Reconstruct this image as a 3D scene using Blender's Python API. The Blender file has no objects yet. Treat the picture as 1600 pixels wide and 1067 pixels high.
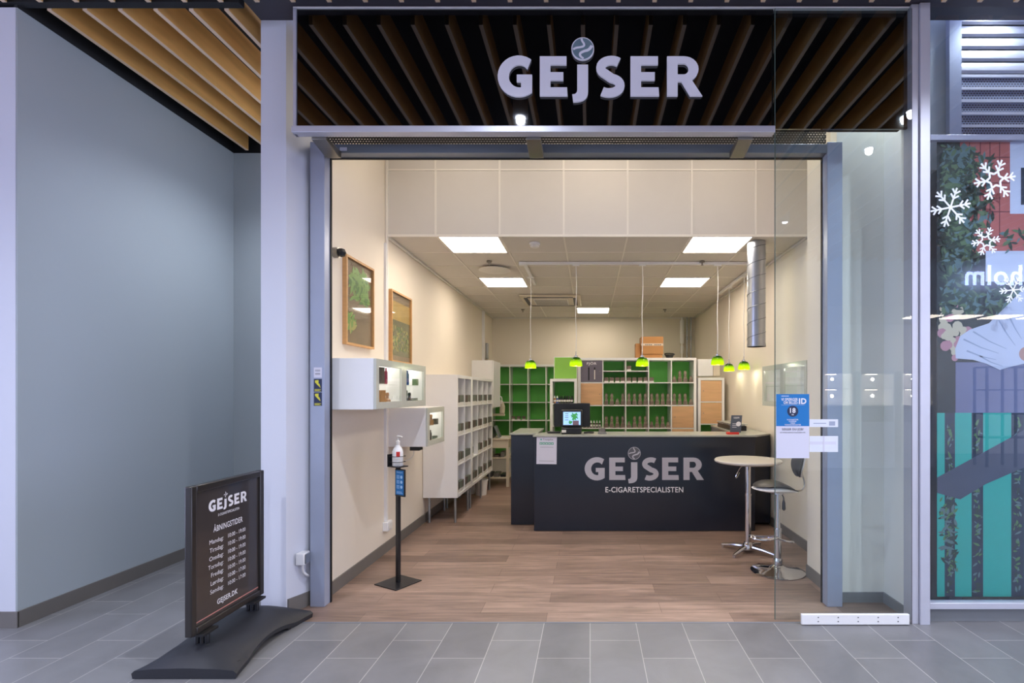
import bpy, bmesh, math, random
from mathutils import Vector, Matrix

# ------------------------------------------------------------------ camera, world, exposure
S = bpy.context.scene
C = S.collection
H = 1.55
cam_d = bpy.data.cameras.new('camera'); cam = bpy.data.objects.new('camera', cam_d); C.objects.link(cam)
cam.location = (0, 0, H); cam.rotation_euler = (math.pi/2, 0, 0)
cam_d.sensor_width = 36; cam_d.lens = 815/1600*36
cam_d.shift_x = -122/1600; cam_d.shift_y = 80.5/1600
cam_d.clip_start = 0.05
S.camera = cam
S.view_settings.view_transform = 'Standard'; S.view_settings.look = 'None'
S.view_settings.gamma = 1; S.view_settings.use_curve_mapping = False
S.view_settings.exposure = 0.0
W = bpy.data.worlds.new('world'); S.world = W; W.use_nodes = True
WORLD_STRENGTH = 5.2
W.node_tree.nodes['Background'].inputs[0].default_value = (0.52, 0.58, 0.92, 1)
W.node_tree.nodes['Background'].inputs[1].default_value = WORLD_STRENGTH
S.cycles.max_bounces = 10; S.cycles.transparent_max_bounces = 16; S.cycles.diffuse_bounces = 5
S.cycles.sample_clamp_indirect = 4.0
S.cycles.caustics_reflective = False; S.cycles.caustics_refractive = False
PANEL_E = 18          # shop ceiling panels
MALL_W = 60            # watts per mall downlight
rnd = random.Random(7)

# ------------------------------------------------------------------ helpers
def lin(c):
    if isinstance(c, str):
        c = [int(c[i:i+2], 16)/255 for i in (0, 2, 4)]
    return tuple(x/12.92 if x <= .04045 else ((x+.055)/1.055)**2.4 for x in c) + (1,)
def setin(n, k, v):
    if k in n.inputs: n.inputs[k].default_value = v
def mat(name, col, rough=.5, metal=0, spec=.5, var=.04, scale=8, bump=0, coat=0, emit=None, es=0, stretch=None, ior=None):
    m = bpy.data.materials.new(name); m.use_nodes = True
    nt = m.node_tree; b = nt.nodes['Principled BSDF']
    c = lin(col)
    setin(b, 'Roughness', rough); setin(b, 'Metallic', metal); setin(b, 'Specular IOR Level', spec); setin(b, 'Coat Weight', coat); setin(b, 'Coat Roughness', .05)
    if ior: setin(b, 'IOR', ior)
    tc = nt.nodes.new('ShaderNodeTexCoord'); mp = nt.nodes.new('ShaderNodeMapping')
    if stretch: mp.inputs['Scale'].default_value = stretch
    no = nt.nodes.new('ShaderNodeTexNoise'); no.inputs['Scale'].default_value = scale; no.inputs['Detail'].default_value = 4
    nt.links.new(tc.outputs['Object'], mp.inputs[0]); nt.links.new(mp.outputs[0], no.inputs['Vector'])
    mx = nt.nodes.new('ShaderNodeMix'); mx.data_type = 'RGBA'
    mx.inputs[6].default_value = tuple(x*(1-var*2) for x in c[:3])+(1,); mx.inputs[7].default_value = tuple(min(1, x*(1+var*2)) for x in c[:3])+(1,)
    nt.links.new(no.outputs[0], mx.inputs[0]); nt.links.new(mx.outputs[2], b.inputs['Base Color'])
    if bump:
        bp = nt.nodes.new('ShaderNodeBump'); bp.inputs['Strength'].default_value = bump; bp.inputs['Distance'].default_value = .002
        n2 = nt.nodes.new('ShaderNodeTexNoise'); n2.inputs['Scale'].default_value = 180
        nt.links.new(tc.outputs['Object'], n2.inputs['Vector']); nt.links.new(n2.outputs[0], bp.inputs['Height']); nt.links.new(bp.outputs[0], b.inputs['Normal'])
    if emit:
        setin(b, 'Emission Color', lin(emit)); setin(b, 'Emission Strength', es)
    return m
def glass(name, tint=(1, 1, 1), refl=1.0, rough=0, ior=1.5):
    m = bpy.data.materials.new(name); m.use_nodes = True; nt = m.node_tree; nt.nodes.clear()
    o = nt.nodes.new('ShaderNodeOutputMaterial'); mx = nt.nodes.new('ShaderNodeMixShader'); t = nt.nodes.new('ShaderNodeBsdfTransparent')
    g = nt.nodes.new('ShaderNodeBsdfGlossy'); fr = nt.nodes.new('ShaderNodeFresnel'); mu = nt.nodes.new('ShaderNodeMath'); mu.operation = 'MULTIPLY'
    geo = nt.nodes.new('ShaderNodeNewGeometry'); mi = nt.nodes.new('ShaderNodeMath'); mi.operation = 'SUBTRACT'; mi.inputs[0].default_value = 1
    m2 = nt.nodes.new('ShaderNodeMath'); m2.operation = 'MULTIPLY'
    t.inputs[0].default_value = tuple(tint)+(1,); g.inputs['Roughness'].default_value = rough
    fr.inputs['IOR'].default_value = ior; mu.inputs[1].default_value = refl
    nt.links.new(geo.outputs['Backfacing'], mi.inputs[1])
    nt.links.new(fr.outputs[0], mu.inputs[0]); nt.links.new(mu.outputs[0], m2.inputs[0]); nt.links.new(mi.outputs[0], m2.inputs[1])
    nt.links.new(m2.outputs[0], mx.inputs[0])
    nt.links.new(t.outputs[0], mx.inputs[1]); nt.links.new(g.outputs[0], mx.inputs[2]); nt.links.new(mx.outputs[0], o.inputs[0])
    return m
def brickmat(name, c1, c2, mortar, bw, rh, ms, rough, rot=0, loc=(0, 0, 0), offset=.5, grain=None, gs=(1.2, 14, 1), gvar=.35, bump=.0, freq=2, bias=0, coat=0):
    m = bpy.data.materials.new(name); m.use_nodes = True; nt = m.node_tree; b = nt.nodes['Principled BSDF']
    tc = nt.nodes.new('ShaderNodeTexCoord'); mp = nt.nodes.new('ShaderNodeMapping'); mp.inputs['Rotation'].default_value = (0, 0, rot); mp.inputs['Location'].default_value = loc
    br = nt.nodes.new('ShaderNodeTexBrick'); br.offset = offset; br.offset_frequency = freq
    br.inputs['Color1'].default_value = lin(c1); br.inputs['Color2'].default_value = lin(c2); br.inputs['Mortar'].default_value = lin(mortar)
    br.inputs['Scale'].default_value = 1; br.inputs['Mortar Size'].default_value = ms; br.inputs['Brick Width'].default_value = bw; br.inputs['Row Height'].default_value = rh
    br.inputs['Mortar Smooth'].default_value = .1; br.inputs['Bias'].default_value = bias
    nt.links.new(tc.outputs['Object'], mp.inputs[0]); nt.links.new(mp.outputs[0], br.inputs['Vector'])
    mp2 = nt.nodes.new('ShaderNodeMapping'); mp2.inputs['Scale'].default_value = gs
    nt.links.new(tc.outputs['Object'], mp2.inputs[0])
    no = nt.nodes.new('ShaderNodeTexNoise'); no.inputs['Scale'].default_value = 2.2; no.inputs['Detail'].default_value = 8; no.inputs['Roughness'].default_value = .62; no.inputs['Distortion'].default_value = .6
    nt.links.new(mp2.outputs[0], no.inputs['Vector'])
    rp = nt.nodes.new('ShaderNodeMapRange'); rp.inputs[1].default_value = .3; rp.inputs[2].default_value = .7; rp.inputs[3].default_value = 1-gvar; rp.inputs[4].default_value = 1+gvar*.6
    nt.links.new(no.outputs[0], rp.inputs[0])
    mu = nt.nodes.new('ShaderNodeMix'); mu.data_type = 'RGBA'; mu.blend_type = 'MULTIPLY'; mu.inputs[0].default_value = 1
    nt.links.new(br.outputs[0], mu.inputs[6]); nt.links.new(rp.outputs[0], mu.inputs[7]); nt.links.new(mu.outputs[2], b.inputs['Base Color'])
    setin(b, 'Roughness', rough); setin(b, 'Coat Weight', coat); setin(b, 'Coat Roughness', .2)
    r2 = nt.nodes.new('ShaderNodeMapRange'); r2.inputs[3].default_value = rough-.08; r2.inputs[4].default_value = rough+.12
    nt.links.new(no.outputs[0], r2.inputs[0]); nt.links.new(r2.outputs[0], b.inputs['Roughness'])
    return m

class F:   # a flat frame: origin, right, up, normal
    def __init__(s, o, r=(1, 0, 0), u=(0, 0, 1), n=(0, -1, 0)):
        s.o = Vector(o); s.r = Vector(r); s.u = Vector(u); s.n = Vector(n)
    def p(s, a, b, d=0): return s.o + s.r*a + s.u*b + s.n*d
TXT = {}
def text_geo(t, bold=0):
    k = (t, bold)
    if k not in TXT:
        cu = bpy.data.curves.new('t', 'FONT'); cu.body = t; cu.size = 1; cu.offset = bold; cu.resolution_u = 3; cu.fill_mode = 'FRONT'
        if bold: cu.space_character = 1.06
        ob = bpy.data.objects.new('t', cu); C.objects.link(ob)
        dg = bpy.context.evaluated_depsgraph_get(); me = bpy.data.meshes.new_from_object(ob.evaluated_get(dg))
        vs = [v.co.copy() for v in me.vertices]; fs = [list(p.vertices) for p in me.polygons]
        bpy.data.objects.remove(ob); bpy.data.curves.remove(cu); bpy.data.meshes.remove(me)
        x0 = min(v.x for v in vs); x1 = max(v.x for v in vs)
        TXT[k] = ([(v.x-x0, v.y) for v in vs], fs, x1-x0)
    return TXT[k]
class MB:
    def __init__(s): s.v = []; s.f = []; s.m = []; s.k = 0
    def mi(s, k): s.k = k; return s
    def add(s, vs, fs):
        n = len(s.v); s.v += [Vector(v) for v in vs]; s.f += [[i+n for i in f] for f in fs]; s.m += [s.k]*len(fs); return s
    def box(s, x0, x1, y0, y1, z0, z1):
        return s.add([(x, y, z) for x in (x0, x1) for y in (y0, y1) for z in (z0, z1)],
                     [(0, 1, 3, 2), (4, 6, 7, 5), (0, 4, 5, 1), (2, 3, 7, 6), (0, 2, 6, 4), (1, 5, 7, 3)])
    def cyl(s, p0, p1, r0, r1=None, n=20):
        p0 = Vector(p0); p1 = Vector(p1); r1 = r0 if r1 is None else r1; d = (p1-p0).normalized()
        a = d.orthogonal().normalized(); b = d.cross(a); vs = []
        for p, r in ((p0, r0), (p1, r1)):
            vs += [p + a*(r*math.cos(t)) + b*(r*math.sin(t)) for t in [2*math.pi*i/n for i in range(n)]]
        return s.add(vs, [(i, (i+1) % n, n+(i+1) % n, n+i) for i in range(n)] + [list(range(n))[::-1], list(range(n, 2*n))])
    def tube(s, pts, r, n=8, closed=False):
        pts = [Vector(p) for p in pts]
        if not isinstance(r, (list, tuple)) and not closed and 2 < len(pts) < 12:
            for _ in range(2): pts = [pts[0]] + [q for a, b in zip(pts, pts[1:]) for q in (a*.75+b*.25, a*.25+b*.75)] + [pts[-1]]
        pts = pts[:]; m = len(pts); vs = []; up = None
        for i, p in enumerate(pts):
            if closed: d = (pts[(i+1) % m]-pts[i-1]).normalized()
            else: d = (pts[min(i+1, m-1)]-pts[max(i-1, 0)]).normalized()
            if up is None: up = d.orthogonal().normalized()
            up = (up - d*up.dot(d)).normalized(); b = d.cross(up)
            rr = r[i] if isinstance(r, (list, tuple)) else r
            vs += [p + up*(rr*math.cos(t)) + b*(rr*math.sin(t)) for t in [2*math.pi*j/n for j in range(n)]]
        fs = []
        for i in range(m if closed else m-1):
            k = (i+1) % m
            fs += [(i*n+j, i*n+(j+1) % n, k*n+(j+1) % n, k*n+j) for j in range(n)]
        if not closed: fs += [list(range(n))[::-1], list(range((m-1)*n, m*n))]
        return s.add(vs, fs)
    def lathe(s, prof, c=(0, 0, 0), n=24):
        c = Vector(c); vs = []
        for r, z in prof: vs += [c+Vector((r*math.cos(2*math.pi*i/n), r*math.sin(2*math.pi*i/n), z)) for i in range(n)]
        m = len(prof); fs = [(i*n+j, i*n+(j+1) % n, (i+1)*n+(j+1) % n, (i+1)*n+j) for i in range(m-1) for j in range(n)]
        if prof[0][0] > 0: fs.append(list(range(n))[::-1])
        if prof[-1][0] > 0: fs.append(list(range((m-1)*n, m*n)))
        return s.add(vs, fs)
    def prism(s, poly, fr, d0=0, d1=.01):
        n = len(poly)
        vs = [fr.p(a, b, d0) for a, b in poly] + [fr.p(a, b, d1) for a, b in poly]
        return s.add(vs, [list(range(n)), list(range(n, 2*n))[::-1]] + [(i, n+i, n+(i+1) % n, (i+1) % n) for i in range(n)])
    def rect(s, fr, a0, a1, b0, b1, d0=0, d1=.002): return s.prism([(a0, b0), (a1, b0), (a1, b1), (a0, b1)], fr, d0, d1)
    def disc(s, fr, a, b, r, d0, d1, n=32, r2=None):
        return s.prism([(a+r*math.cos(2*math.pi*i/n), b+(r2 or r)*math.sin(2*math.pi*i/n)) for i in range(n)], fr, d0, d1)
    def stroke(s, path, w, fr, d0, d1, w1=None):
        m = len(path); L = []; R = []
        for i, (x, y) in enumerate(path):
            xa, ya = path[max(i-1, 0)]; xb, yb = path[min(i+1, m-1)]
            dx, dy = xb-xa, yb-ya; l = math.hypot(dx, dy) or 1; ww = (w if w1 is None else w+(w1-w)*i/(m-1))/2
            L.append((x-dy/l*ww, y+dx/l*ww)); R.append((x+dy/l*ww, y-dx/l*ww))
        return s.prism(L+R[::-1], fr, d0, d1)
    def text(s, t, fr, a, b, size, d=.0005, align='l', bold=0, width=None):
        vs, fs, w = text_geo(t, bold); sx = size
        if width: sx = width/w
        a = a - (w*sx/2 if align == 'c' else w*sx if align == 'r' else 0)
        return s.add([fr.p(a+x*sx, b+y*size, d) for x, y in vs], fs)
    def leaves(s, fr, a0, a1, b0, b1, n, size, d, mats, seed=1):
        r = random.Random(seed)
        for i in range(n):
            s.k = r.choice(mats); L = size*r.uniform(.6, 1.3); t = r.uniform(0, 6.28); w = L*r.uniform(.22, .4)
            m = L/2; a = r.uniform(a0+m, a1-m); b = r.uniform(b0+m, b1-m)
            pts = [(-m, 0), (-m*.4, w*.5), (m*.3, w*.42), (m, 0), (m*.3, -w*.42), (-m*.4, -w*.5)]
            cs, sn = math.cos(t), math.sin(t); dd = d + .00002*i
            s.add([fr.p(a+x*cs-y*sn, b+x*sn+y*cs, dd) for x, y in pts], [list(range(6))])
        return s
LOCALF = {}
def mesh(name, mb, mats, off=Vector((0, 0, 0)), smooth=True):
    me = bpy.data.meshes.new(name); me.from_pydata([v-off for v in mb.v], [], mb.f)
    for m in (mats if isinstance(mats, (list, tuple)) else [mats]): me.materials.append(m)
    me.polygons.foreach_set('material_index', mb.m)
    bm = bmesh.new(); bm.from_mesh(me)
    closed = [f for f in bm.faces]
    bmesh.ops.recalc_face_normals(bm, faces=closed); bm.to_mesh(me); bm.free()
    if smooth:
        me.shade_smooth(); me.set_sharp_from_angle(angle=math.radians(35))
    return me
def bev(o, w):
    if w:
        m = o.modifiers.new('bevel', 'BEVEL'); m.width = w; m.segments = 2; m.limit_method = 'ANGLE'
    return o
def obj(name, mb, mats, parent=None, label=None, cat=None, group=None, kind=None, bevel=0, smooth=True):
    if parent is None:
        xs = [v.x for v in mb.v]; ys = [v.y for v in mb.v]; zs = [v.z for v in mb.v]
        off = Vector(((min(xs)+max(xs))/2, (min(ys)+max(ys))/2, min(zs)))
        if kind == 'structure': off = Vector((0, 0, 0))
        o = bpy.data.objects.new(name, mesh(name, mb, mats, off, smooth)); o.location = off; LOCALF[o.name] = off
    else:
        off = LOCALF.get(parent.name, Vector((0, 0, 0)))
        o = bpy.data.objects.new(name, mesh(name, mb, mats, off, smooth)); o.parent = parent; LOCALF[o.name] = off
    C.objects.link(o)
    if label: o['label'] = label
    if cat: o['category'] = cat
    if group: o['group'] = group
    if kind: o['kind'] = kind
    return bev(o, bevel)
def thing(name, label, cat, loc=(0, 0, 0), rz=0, group=None, kind=None, local=False):
    o = bpy.data.objects.new(name, None); C.objects.link(o); o.location = loc; o.rotation_euler = (0, 0, rz)
    o.empty_display_size = .1
    if label: o['label'] = label
    if cat: o['category'] = cat
    if group: o['group'] = group
    if kind: o['kind'] = kind
    LOCALF[o.name] = Vector((0, 0, 0)) if (local or rz) else Vector(loc)
    return o
def dup(o, loc=None, rz=None, label=None, group=None, parent=None):
    c = o.copy(); C.objects.link(c)
    if parent is not None: c.parent = parent
    if loc is not None: c.location = loc
    if rz is not None: c.rotation_euler = (0, 0, rz)
    if label: c['label'] = label
    if group: c['group'] = group
    for ch in list(o.children): dup(ch, parent=c)
    return c
def struct(name, mb, m, **k): return obj(name, mb, m, kind='structure', **k)
ORD = ['first', 'second', 'third', 'fourth', 'fifth', 'sixth', 'seventh', 'eighth']

# ------------------------------------------------------------------ materials
M = {}
M['mallwhite'] = mat('mall_white_paint', 'd2d4dd', .6, bump=.1, scale=1.2, var=.02)
M['mallgrey'] = mat('mall_grey_green_paint', 'a8b0b3', .55, bump=.1, scale=1, var=.02)
M['cream'] = mat('cream_paint', 'e6dccb', .7, bump=.1, scale=1.5, var=.015)
M['creamR'] = mat('pale_paint', 'eceae2', .6, bump=.1, scale=1.5, var=.015)
M['skirt'] = mat('taupe_skirting', '6f6a64', .5)
M['skirtgrey'] = mat('grey_skirting', '7c8084', .5)
M['black'] = mat('black_paint', '0c0c10', .7)
M['beam'] = mat('dark_aubergine_metal', '3a3640', .5)
M['slat'] = mat('oak_slat', 'dda85f', .5, var=.12, scale=3, stretch=(6, .6, 6))
M['slatend'] = mat('oak_slat_edge', 'e6c8a8', .5, var=.05)
M['blackglass'] = mat('black_gloss_glass', '050507', .03, spec=.5, ior=1.95, var=0)
M['alu'] = mat('pale_aluminium', 'c3c4d0', .4, metal=.3, var=.02)
M['alublue'] = mat('blue_grey_powder_coat', 'a2aabf', .4, metal=.2, var=.02)
M['aludark'] = mat('grey_powder_coat', '7d838d', .4, metal=.2, var=.02)
M['rubber'] = mat('black_gasket', '0a0a0c', .6)
M['steel'] = mat('brushed_steel', '8f8b84', .35, metal=.9)
M['chrome'] = mat('chrome', 'd8d8dc', .08, metal=1, var=0)
M['galv'] = mat('galvanised_steel', 'a9aeb4', .3, metal=.85, var=.06, scale=12)
M['white'] = mat('white_laminate', 'ecebea', .35, var=.01)
M['offwhite'] = mat('off_white_plastic', 'e4e0d8', .4, var=.01)
M['ceiltile'] = mat('ceiling_tile', 'd9d3ca', .85, bump=.15, var=.01)
M['grid'] = mat('ceiling_grid', 'efe9df', .5, var=.01)
M['green'] = mat('green_back_panel', '66c452', .5, var=.03)
M['lime'] = mat('light_green_door', '84b94a', .4)
M['beech'] = mat('beech_veneer', 'd3a77c', .45, var=.1, scale=3, stretch=(1, 1, 9))
M['counter'] = mat('midnight_gloss_panel', '19212f', .18, spec=.6, var=.05, scale=2)
M['ctop'] = mat('grey_worktop', 'a3a59c', .25, var=.02)
M['logo'] = mat('silver_vinyl', 'b9b6be', .4, metal=.1, var=.01)
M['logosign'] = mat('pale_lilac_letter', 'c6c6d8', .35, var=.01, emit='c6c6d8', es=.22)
M['globe'] = mat('blue_grey_globe', '6f8794', .4, var=.05)
M['dark'] = mat('black_plastic', '17181c', .35, spec=.5)
M['darkrough'] = mat('black_rubber_base', '26272c', .5, bump=.2)
M['poster'] = mat('dark_poster', '3c3634', .3, var=.3, scale=2.5, coat=.6)
M['wtext'] = mat('white_print', 'e8e6ea', .5, var=0)
M['red'] = mat('red_print', 'd0342c', .5)
M['redline'] = mat('pale_red_line', 'c08078', .5)
M['blueposter'] = mat('blue_print', '0d72b8', .5, var=.01)
M['navy'] = mat('navy_print', '1f2a4a', .5)
M['paper'] = mat('white_paper', 'd6d4e2', .6, var=.01)
M['ink'] = mat('grey_ink', '55565c', .6)
M['tpgreen'] = mat('green_star_print', '3f9c86', .5)
M['yellow'] = mat('yellow_print', 'd8d040', .5)
M['frost'] = mat('frosted_vinyl', 'dfe2ea', .7)
M['brown'] = mat('taupe_tester_plastic', '6f6055', .5, var=.15, scale=40)
M['brown2'] = mat('grey_brown_glass', '8d7f70', .3, var=.1, scale=40)
M['boxdk'] = mat('dark_green_grey_carton', '626a60', .5, var=.2, scale=20)
M['boxbr'] = mat('dark_brown_carton', '5a4d46', .5, var=.2, scale=20)
M['label'] = mat('white_label', 'dcd8d2', .5)
M['card'] = mat('brown_cardboard', 'b5824f', .8, var=.06)
M['tape'] = mat('pale_tape', 'd8c8b4', .4)
M['oakframe'] = mat('light_oak_frame', 'c99a64', .5, var=.08, stretch=(1, 1, 6))
M['artbrown'] = mat('picture_brown', '8f7866', .25, var=.15, scale=6, coat=1)
M['artgold'] = mat('picture_gold', 'c9a45c', .25, var=.2, scale=5, coat=1)
M['artolive'] = mat('picture_olive', '6b6a4e', .25, var=.3, scale=30, coat=1)
M['leaf1'] = mat('print_leaf_green', '7fa860', .4, coat=.5); M['leaf2'] = mat('print_leaf_mid', '54804a', .4, coat=.5); M['leaf3'] = mat('print_leaf_dark', '2c4238', .5, coat=.3)
M['leaf4'] = mat('print_leaf_grey', '5d7a78', .5); M['leafy'] = mat('print_leaf_yellow', 'b9b070', .4)
M['pdark'] = mat('print_dark_foliage', '22302f', .5, var=.4, scale=14)
M['roof'] = mat('print_red_tiles', 'b0645c', .5, var=.08); M['roofline'] = mat('print_tile_shadow', '6a3436', .5)  # roofline: dark lines printed across the red roof
M['teal'] = mat('print_turquoise', '2fb09c', .5, var=.03, scale=2); M['bluedk'] = mat('print_dark_blue', '2a3946', .5, var=.3, scale=15)
M['sleeve'] = mat('print_white_sleeve', 'c3cbda', .6, var=.05, scale=5); M['skin'] = mat('print_skin', 'b48878', .5)
M['belt'] = mat('print_grey_shadow', '4d5563', .5, var=.05); M['flower'] = mat('print_cream_flower', 'c9bfa0', .5); M['pink'] = mat('print_pink_flower', 'b8848c', .5)  # belt: slate grey of the banner's slanting band and the leaflet board
M['screen'] = mat('lit_screen', '9cc4e8', .2, emit='8fbcf0', es=.9)
M['screengreen'] = mat('lit_screen_leaf', '3f9a50', .2, emit='3f9a50', es=.5); M['screenbrown'] = mat('lit_screen_earth', '6a5058', .2, emit='6a5a68', es=.5)
M['amber'] = mat('amber_glass', 'a8723c', .1, spec=.6); M['rose'] = mat('crimson_device', 'b03050', .3); M['blued'] = mat('blue_device', '2f4f9a', .3)
M['cream2'] = mat('cream_plastic', 'd9cdb8', .4)
M['floorwood'] = brickmat('grey_brown_plank_floor', 'a08677', '7d675b', '5a4940', 1.28, .185, .0012, .38, offset=.37, gs=(1.1, 11, 1), gvar=.42, loc=(.3, .02, 0))
M['floortile'] = brickmat('grey_stone_floor_tile', '807f80', '737274', 'b8b3b0', .61, .309, .002, .33, rot=math.pi/2, loc=(0, 0, 0), offset=.36, gs=(1.3, 1.3, 1), gvar=.16)
M['panelE'] = mat('lit_ceiling_panel', 'ffffff', .5, emit='fff1e0', es=PANEL_E)
M['panelD'] = mat('dim_lit_ceiling_panel', 'ffffff', .5, emit='fff1e0', es=11.5)
M['disc'] = mat('lit_lamp_disc', 'ffffff', .5, emit='eef2ff', es=60)
M['neon'] = mat('blue_white_neon', 'ffffff', .5, emit='a8b8ff', es=30)
M['glass'] = glass('clear_glass', (.92, .96, .965), 2.0); M['glassR'] = glass('shop_window_glass', (.90, .93, .97), 1.5)
M['vitrine'] = glass('cabinet_glass', (.97, .98, .96), 1.0)
M['frostglass'] = mat('grey_green_back_painted_glass', 'c2c4b8', .15, var=.01)

# lampshade: green glass, bulb glow painted in as lime fading dark at the neck
m = bpy.data.materials.new('green_glass_shade'); m.use_nodes = True; nt = m.node_tree; nt.nodes.clear()
o_ = nt.nodes.new('ShaderNodeOutputMaterial'); tr = nt.nodes.new('ShaderNodeBsdfTranslucent'); pr = nt.nodes.new('ShaderNodeBsdfPrincipled'); mx = nt.nodes.new('ShaderNodeMixShader')
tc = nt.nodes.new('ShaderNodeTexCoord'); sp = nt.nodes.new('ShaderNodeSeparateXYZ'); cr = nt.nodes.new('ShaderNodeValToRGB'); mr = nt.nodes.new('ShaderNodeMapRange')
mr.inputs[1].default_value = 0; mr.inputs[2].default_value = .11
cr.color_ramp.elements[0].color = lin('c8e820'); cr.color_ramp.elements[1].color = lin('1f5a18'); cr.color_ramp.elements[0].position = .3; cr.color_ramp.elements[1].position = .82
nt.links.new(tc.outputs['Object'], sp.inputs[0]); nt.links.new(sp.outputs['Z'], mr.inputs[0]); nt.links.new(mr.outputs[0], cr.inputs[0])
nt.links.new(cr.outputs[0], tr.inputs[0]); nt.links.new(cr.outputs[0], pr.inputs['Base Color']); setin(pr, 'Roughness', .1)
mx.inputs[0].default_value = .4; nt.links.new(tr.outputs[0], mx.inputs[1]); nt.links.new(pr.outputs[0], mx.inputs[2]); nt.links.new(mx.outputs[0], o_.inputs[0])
M['shade'] = m
def perfmat(name, c_solid, c_hole, sx, holes=False):
    m = bpy.data.materials.new(name); m.use_nodes = True; nt = m.node_tree; b = nt.nodes['Principled BSDF']
    tc = nt.nodes.new('ShaderNodeTexCoord'); mp = nt.nodes.new('ShaderNodeMapping'); mp.inputs['Rotation'].default_value = (math.pi/2, 0, 0)
    vo = nt.nodes.new('ShaderNodeTexBrick'); vo.offset = .5; vo.inputs['Scale'].default_value = 1; vo.inputs['Brick Width'].default_value = sx; vo.inputs['Row Height'].default_value = sx*.8
    vo.inputs['Mortar Size'].default_value = sx*.22; vo.inputs['Mortar Smooth'].default_value = .3
    vo.inputs['Color1'].default_value = lin(c_hole); vo.inputs['Color2'].default_value = lin(c_hole); vo.inputs['Mortar'].default_value = lin(c_solid)
    nt.links.new(tc.outputs['Object'], mp.inputs[0]); nt.links.new(mp.outputs[0], vo.inputs['Vector']); nt.links.new(vo.outputs[0], b.inputs['Base Color'])
    setin(b, 'Roughness', .4)
    if holes:
        o = nt.nodes['Material Output']; tr = nt.nodes.new('ShaderNodeBsdfTransparent'); mx = nt.nodes.new('ShaderNodeMixShader')
        nt.links.new(vo.outputs['Fac'], mx.inputs[0]); nt.links.new(tr.outputs[0], mx.inputs[1]); nt.links.new(b.outputs[0], mx.inputs[2]); nt.links.new(mx.outputs[0], o.inputs[0])
    return m
M['perf'] = perfmat('perforated_strip', '5a564e', 'f4ead6', .021, True)
M['perf2'] = perfmat('perforated_shutter', '8a90a4', '2a2e3a', .022)

# ------------------------------------------------------------------ setting: mall side
struct('floor_mall', MB().box(-9, 12, -3.5, 3.52, -.1, 0).box(-3.9, -2.12, 3.52, 5.6, -.1, 0), M['floortile'])
struct('floor_shop', MB().box(-2.12, 2.3, 3.525, 10.8, -.1, 0), M['floorwood'])
struct('trim_1', MB().box(-2.1, 2.15, 3.515, 3.53, -.05, .002), M['aludark'])
struct('wall_left_pier', MB().box(-6, -3.8, 3.45, 5.7, 0, 4.1), M['mallwhite'])
struct('wall_left', MB().box(-3.8, -3.79, 3.452, 5.55, 0, 4.1), M['mallgrey'])
struct('wall_alcove', MB().box(-3.79, -2.3, 5.545, 5.7, 0, 4.1), M['mallgrey'])
struct('baseboard_left', MB().box(-3.79, -3.778, 3.445, 5.54, 0, .105).box(-6, -3.778, 3.438, 3.45, 0, .105), M['skirt'])
struct('baseboard_alcove', MB().box(-3.778, -2.32, 5.53, 5.545, 0, .105), M['skirt'])
plan = F((0, 0, 0), (1, 0, 0), (0, 1, 0), (0, 0, 1))
struct('wall_pillar', MB().prism([(-2.31, 3.66), (-2.133, 3.66), (-2.04, 3.86), (-2.03, 3.88), (-2.03, 10.8), (-2.31, 10.8)], plan, 0, 4.28), M['mallwhite'])
struct('baseboard_pillar', MB().prism([(-2.118, 3.668), (-2.02, 3.87), (-2.04, 3.87), (-2.135, 3.668)], plan, 0, .1), M['skirt'])
struct('wall_ceiling_band', MB().box(-3.81, -3.79, 3.45, 5.6, 4.1, 4.4).box(-3.8, -2.0, 5.56, 5.6, 4.1, 4.4), M['black'])
ceil = struct('ceiling_mall', MB().box(-9, 12, -3.5, 3.7, 4.36, 4.4).box(-6, -2.1, 3.7, 5.7, 4.36, 4.4), M['black'])
ceil['label'] = 'black mall ceiling hung with long oak slats'
def slat(x, y0, y1, z):
    mb = MB(); mb.box(x, x+.028, y0, y1, z+.004, z+.19); mb.mi(1).box(x, x+.028, y0, y1, z, z+.004); mb.box(x, x+.028, y0-.003, y0, z, z+.19)
    obj('slat', mb, [M['slat'], M['slatend']], ceil, smooth=False)
for k in range(-14, 48): slat(-3.62+.237*k, -3.2, 3.425, 4.115)
for k in range(0, 6): slat(-3.63+.237*k, 3.49, 5.50 if k == 0 else 5.55, 4.108)
struct('wall_over_neighbour', MB().box(2.3, 8, 3.95, 4.05, 0, 4.5), M['mallgrey'])
struct('floor_neighbour', MB().box(2.18, 8, 3.52, 4.05, -.1, 0), M['floortile'])
struct('ceiling_neighbour', MB().box(2.31, 8, 3.66, 4.05, 4.5, 4.55), M['black'])
struct('trim_2', MB().box(-6, -2.31, 3.43, 3.485, 4.12, 4.36), M['black'])
struct('trim_3', MB().box(-2.31, 7, 3.45, 3.66, 4.165, 4.36), M['beam'])

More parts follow.
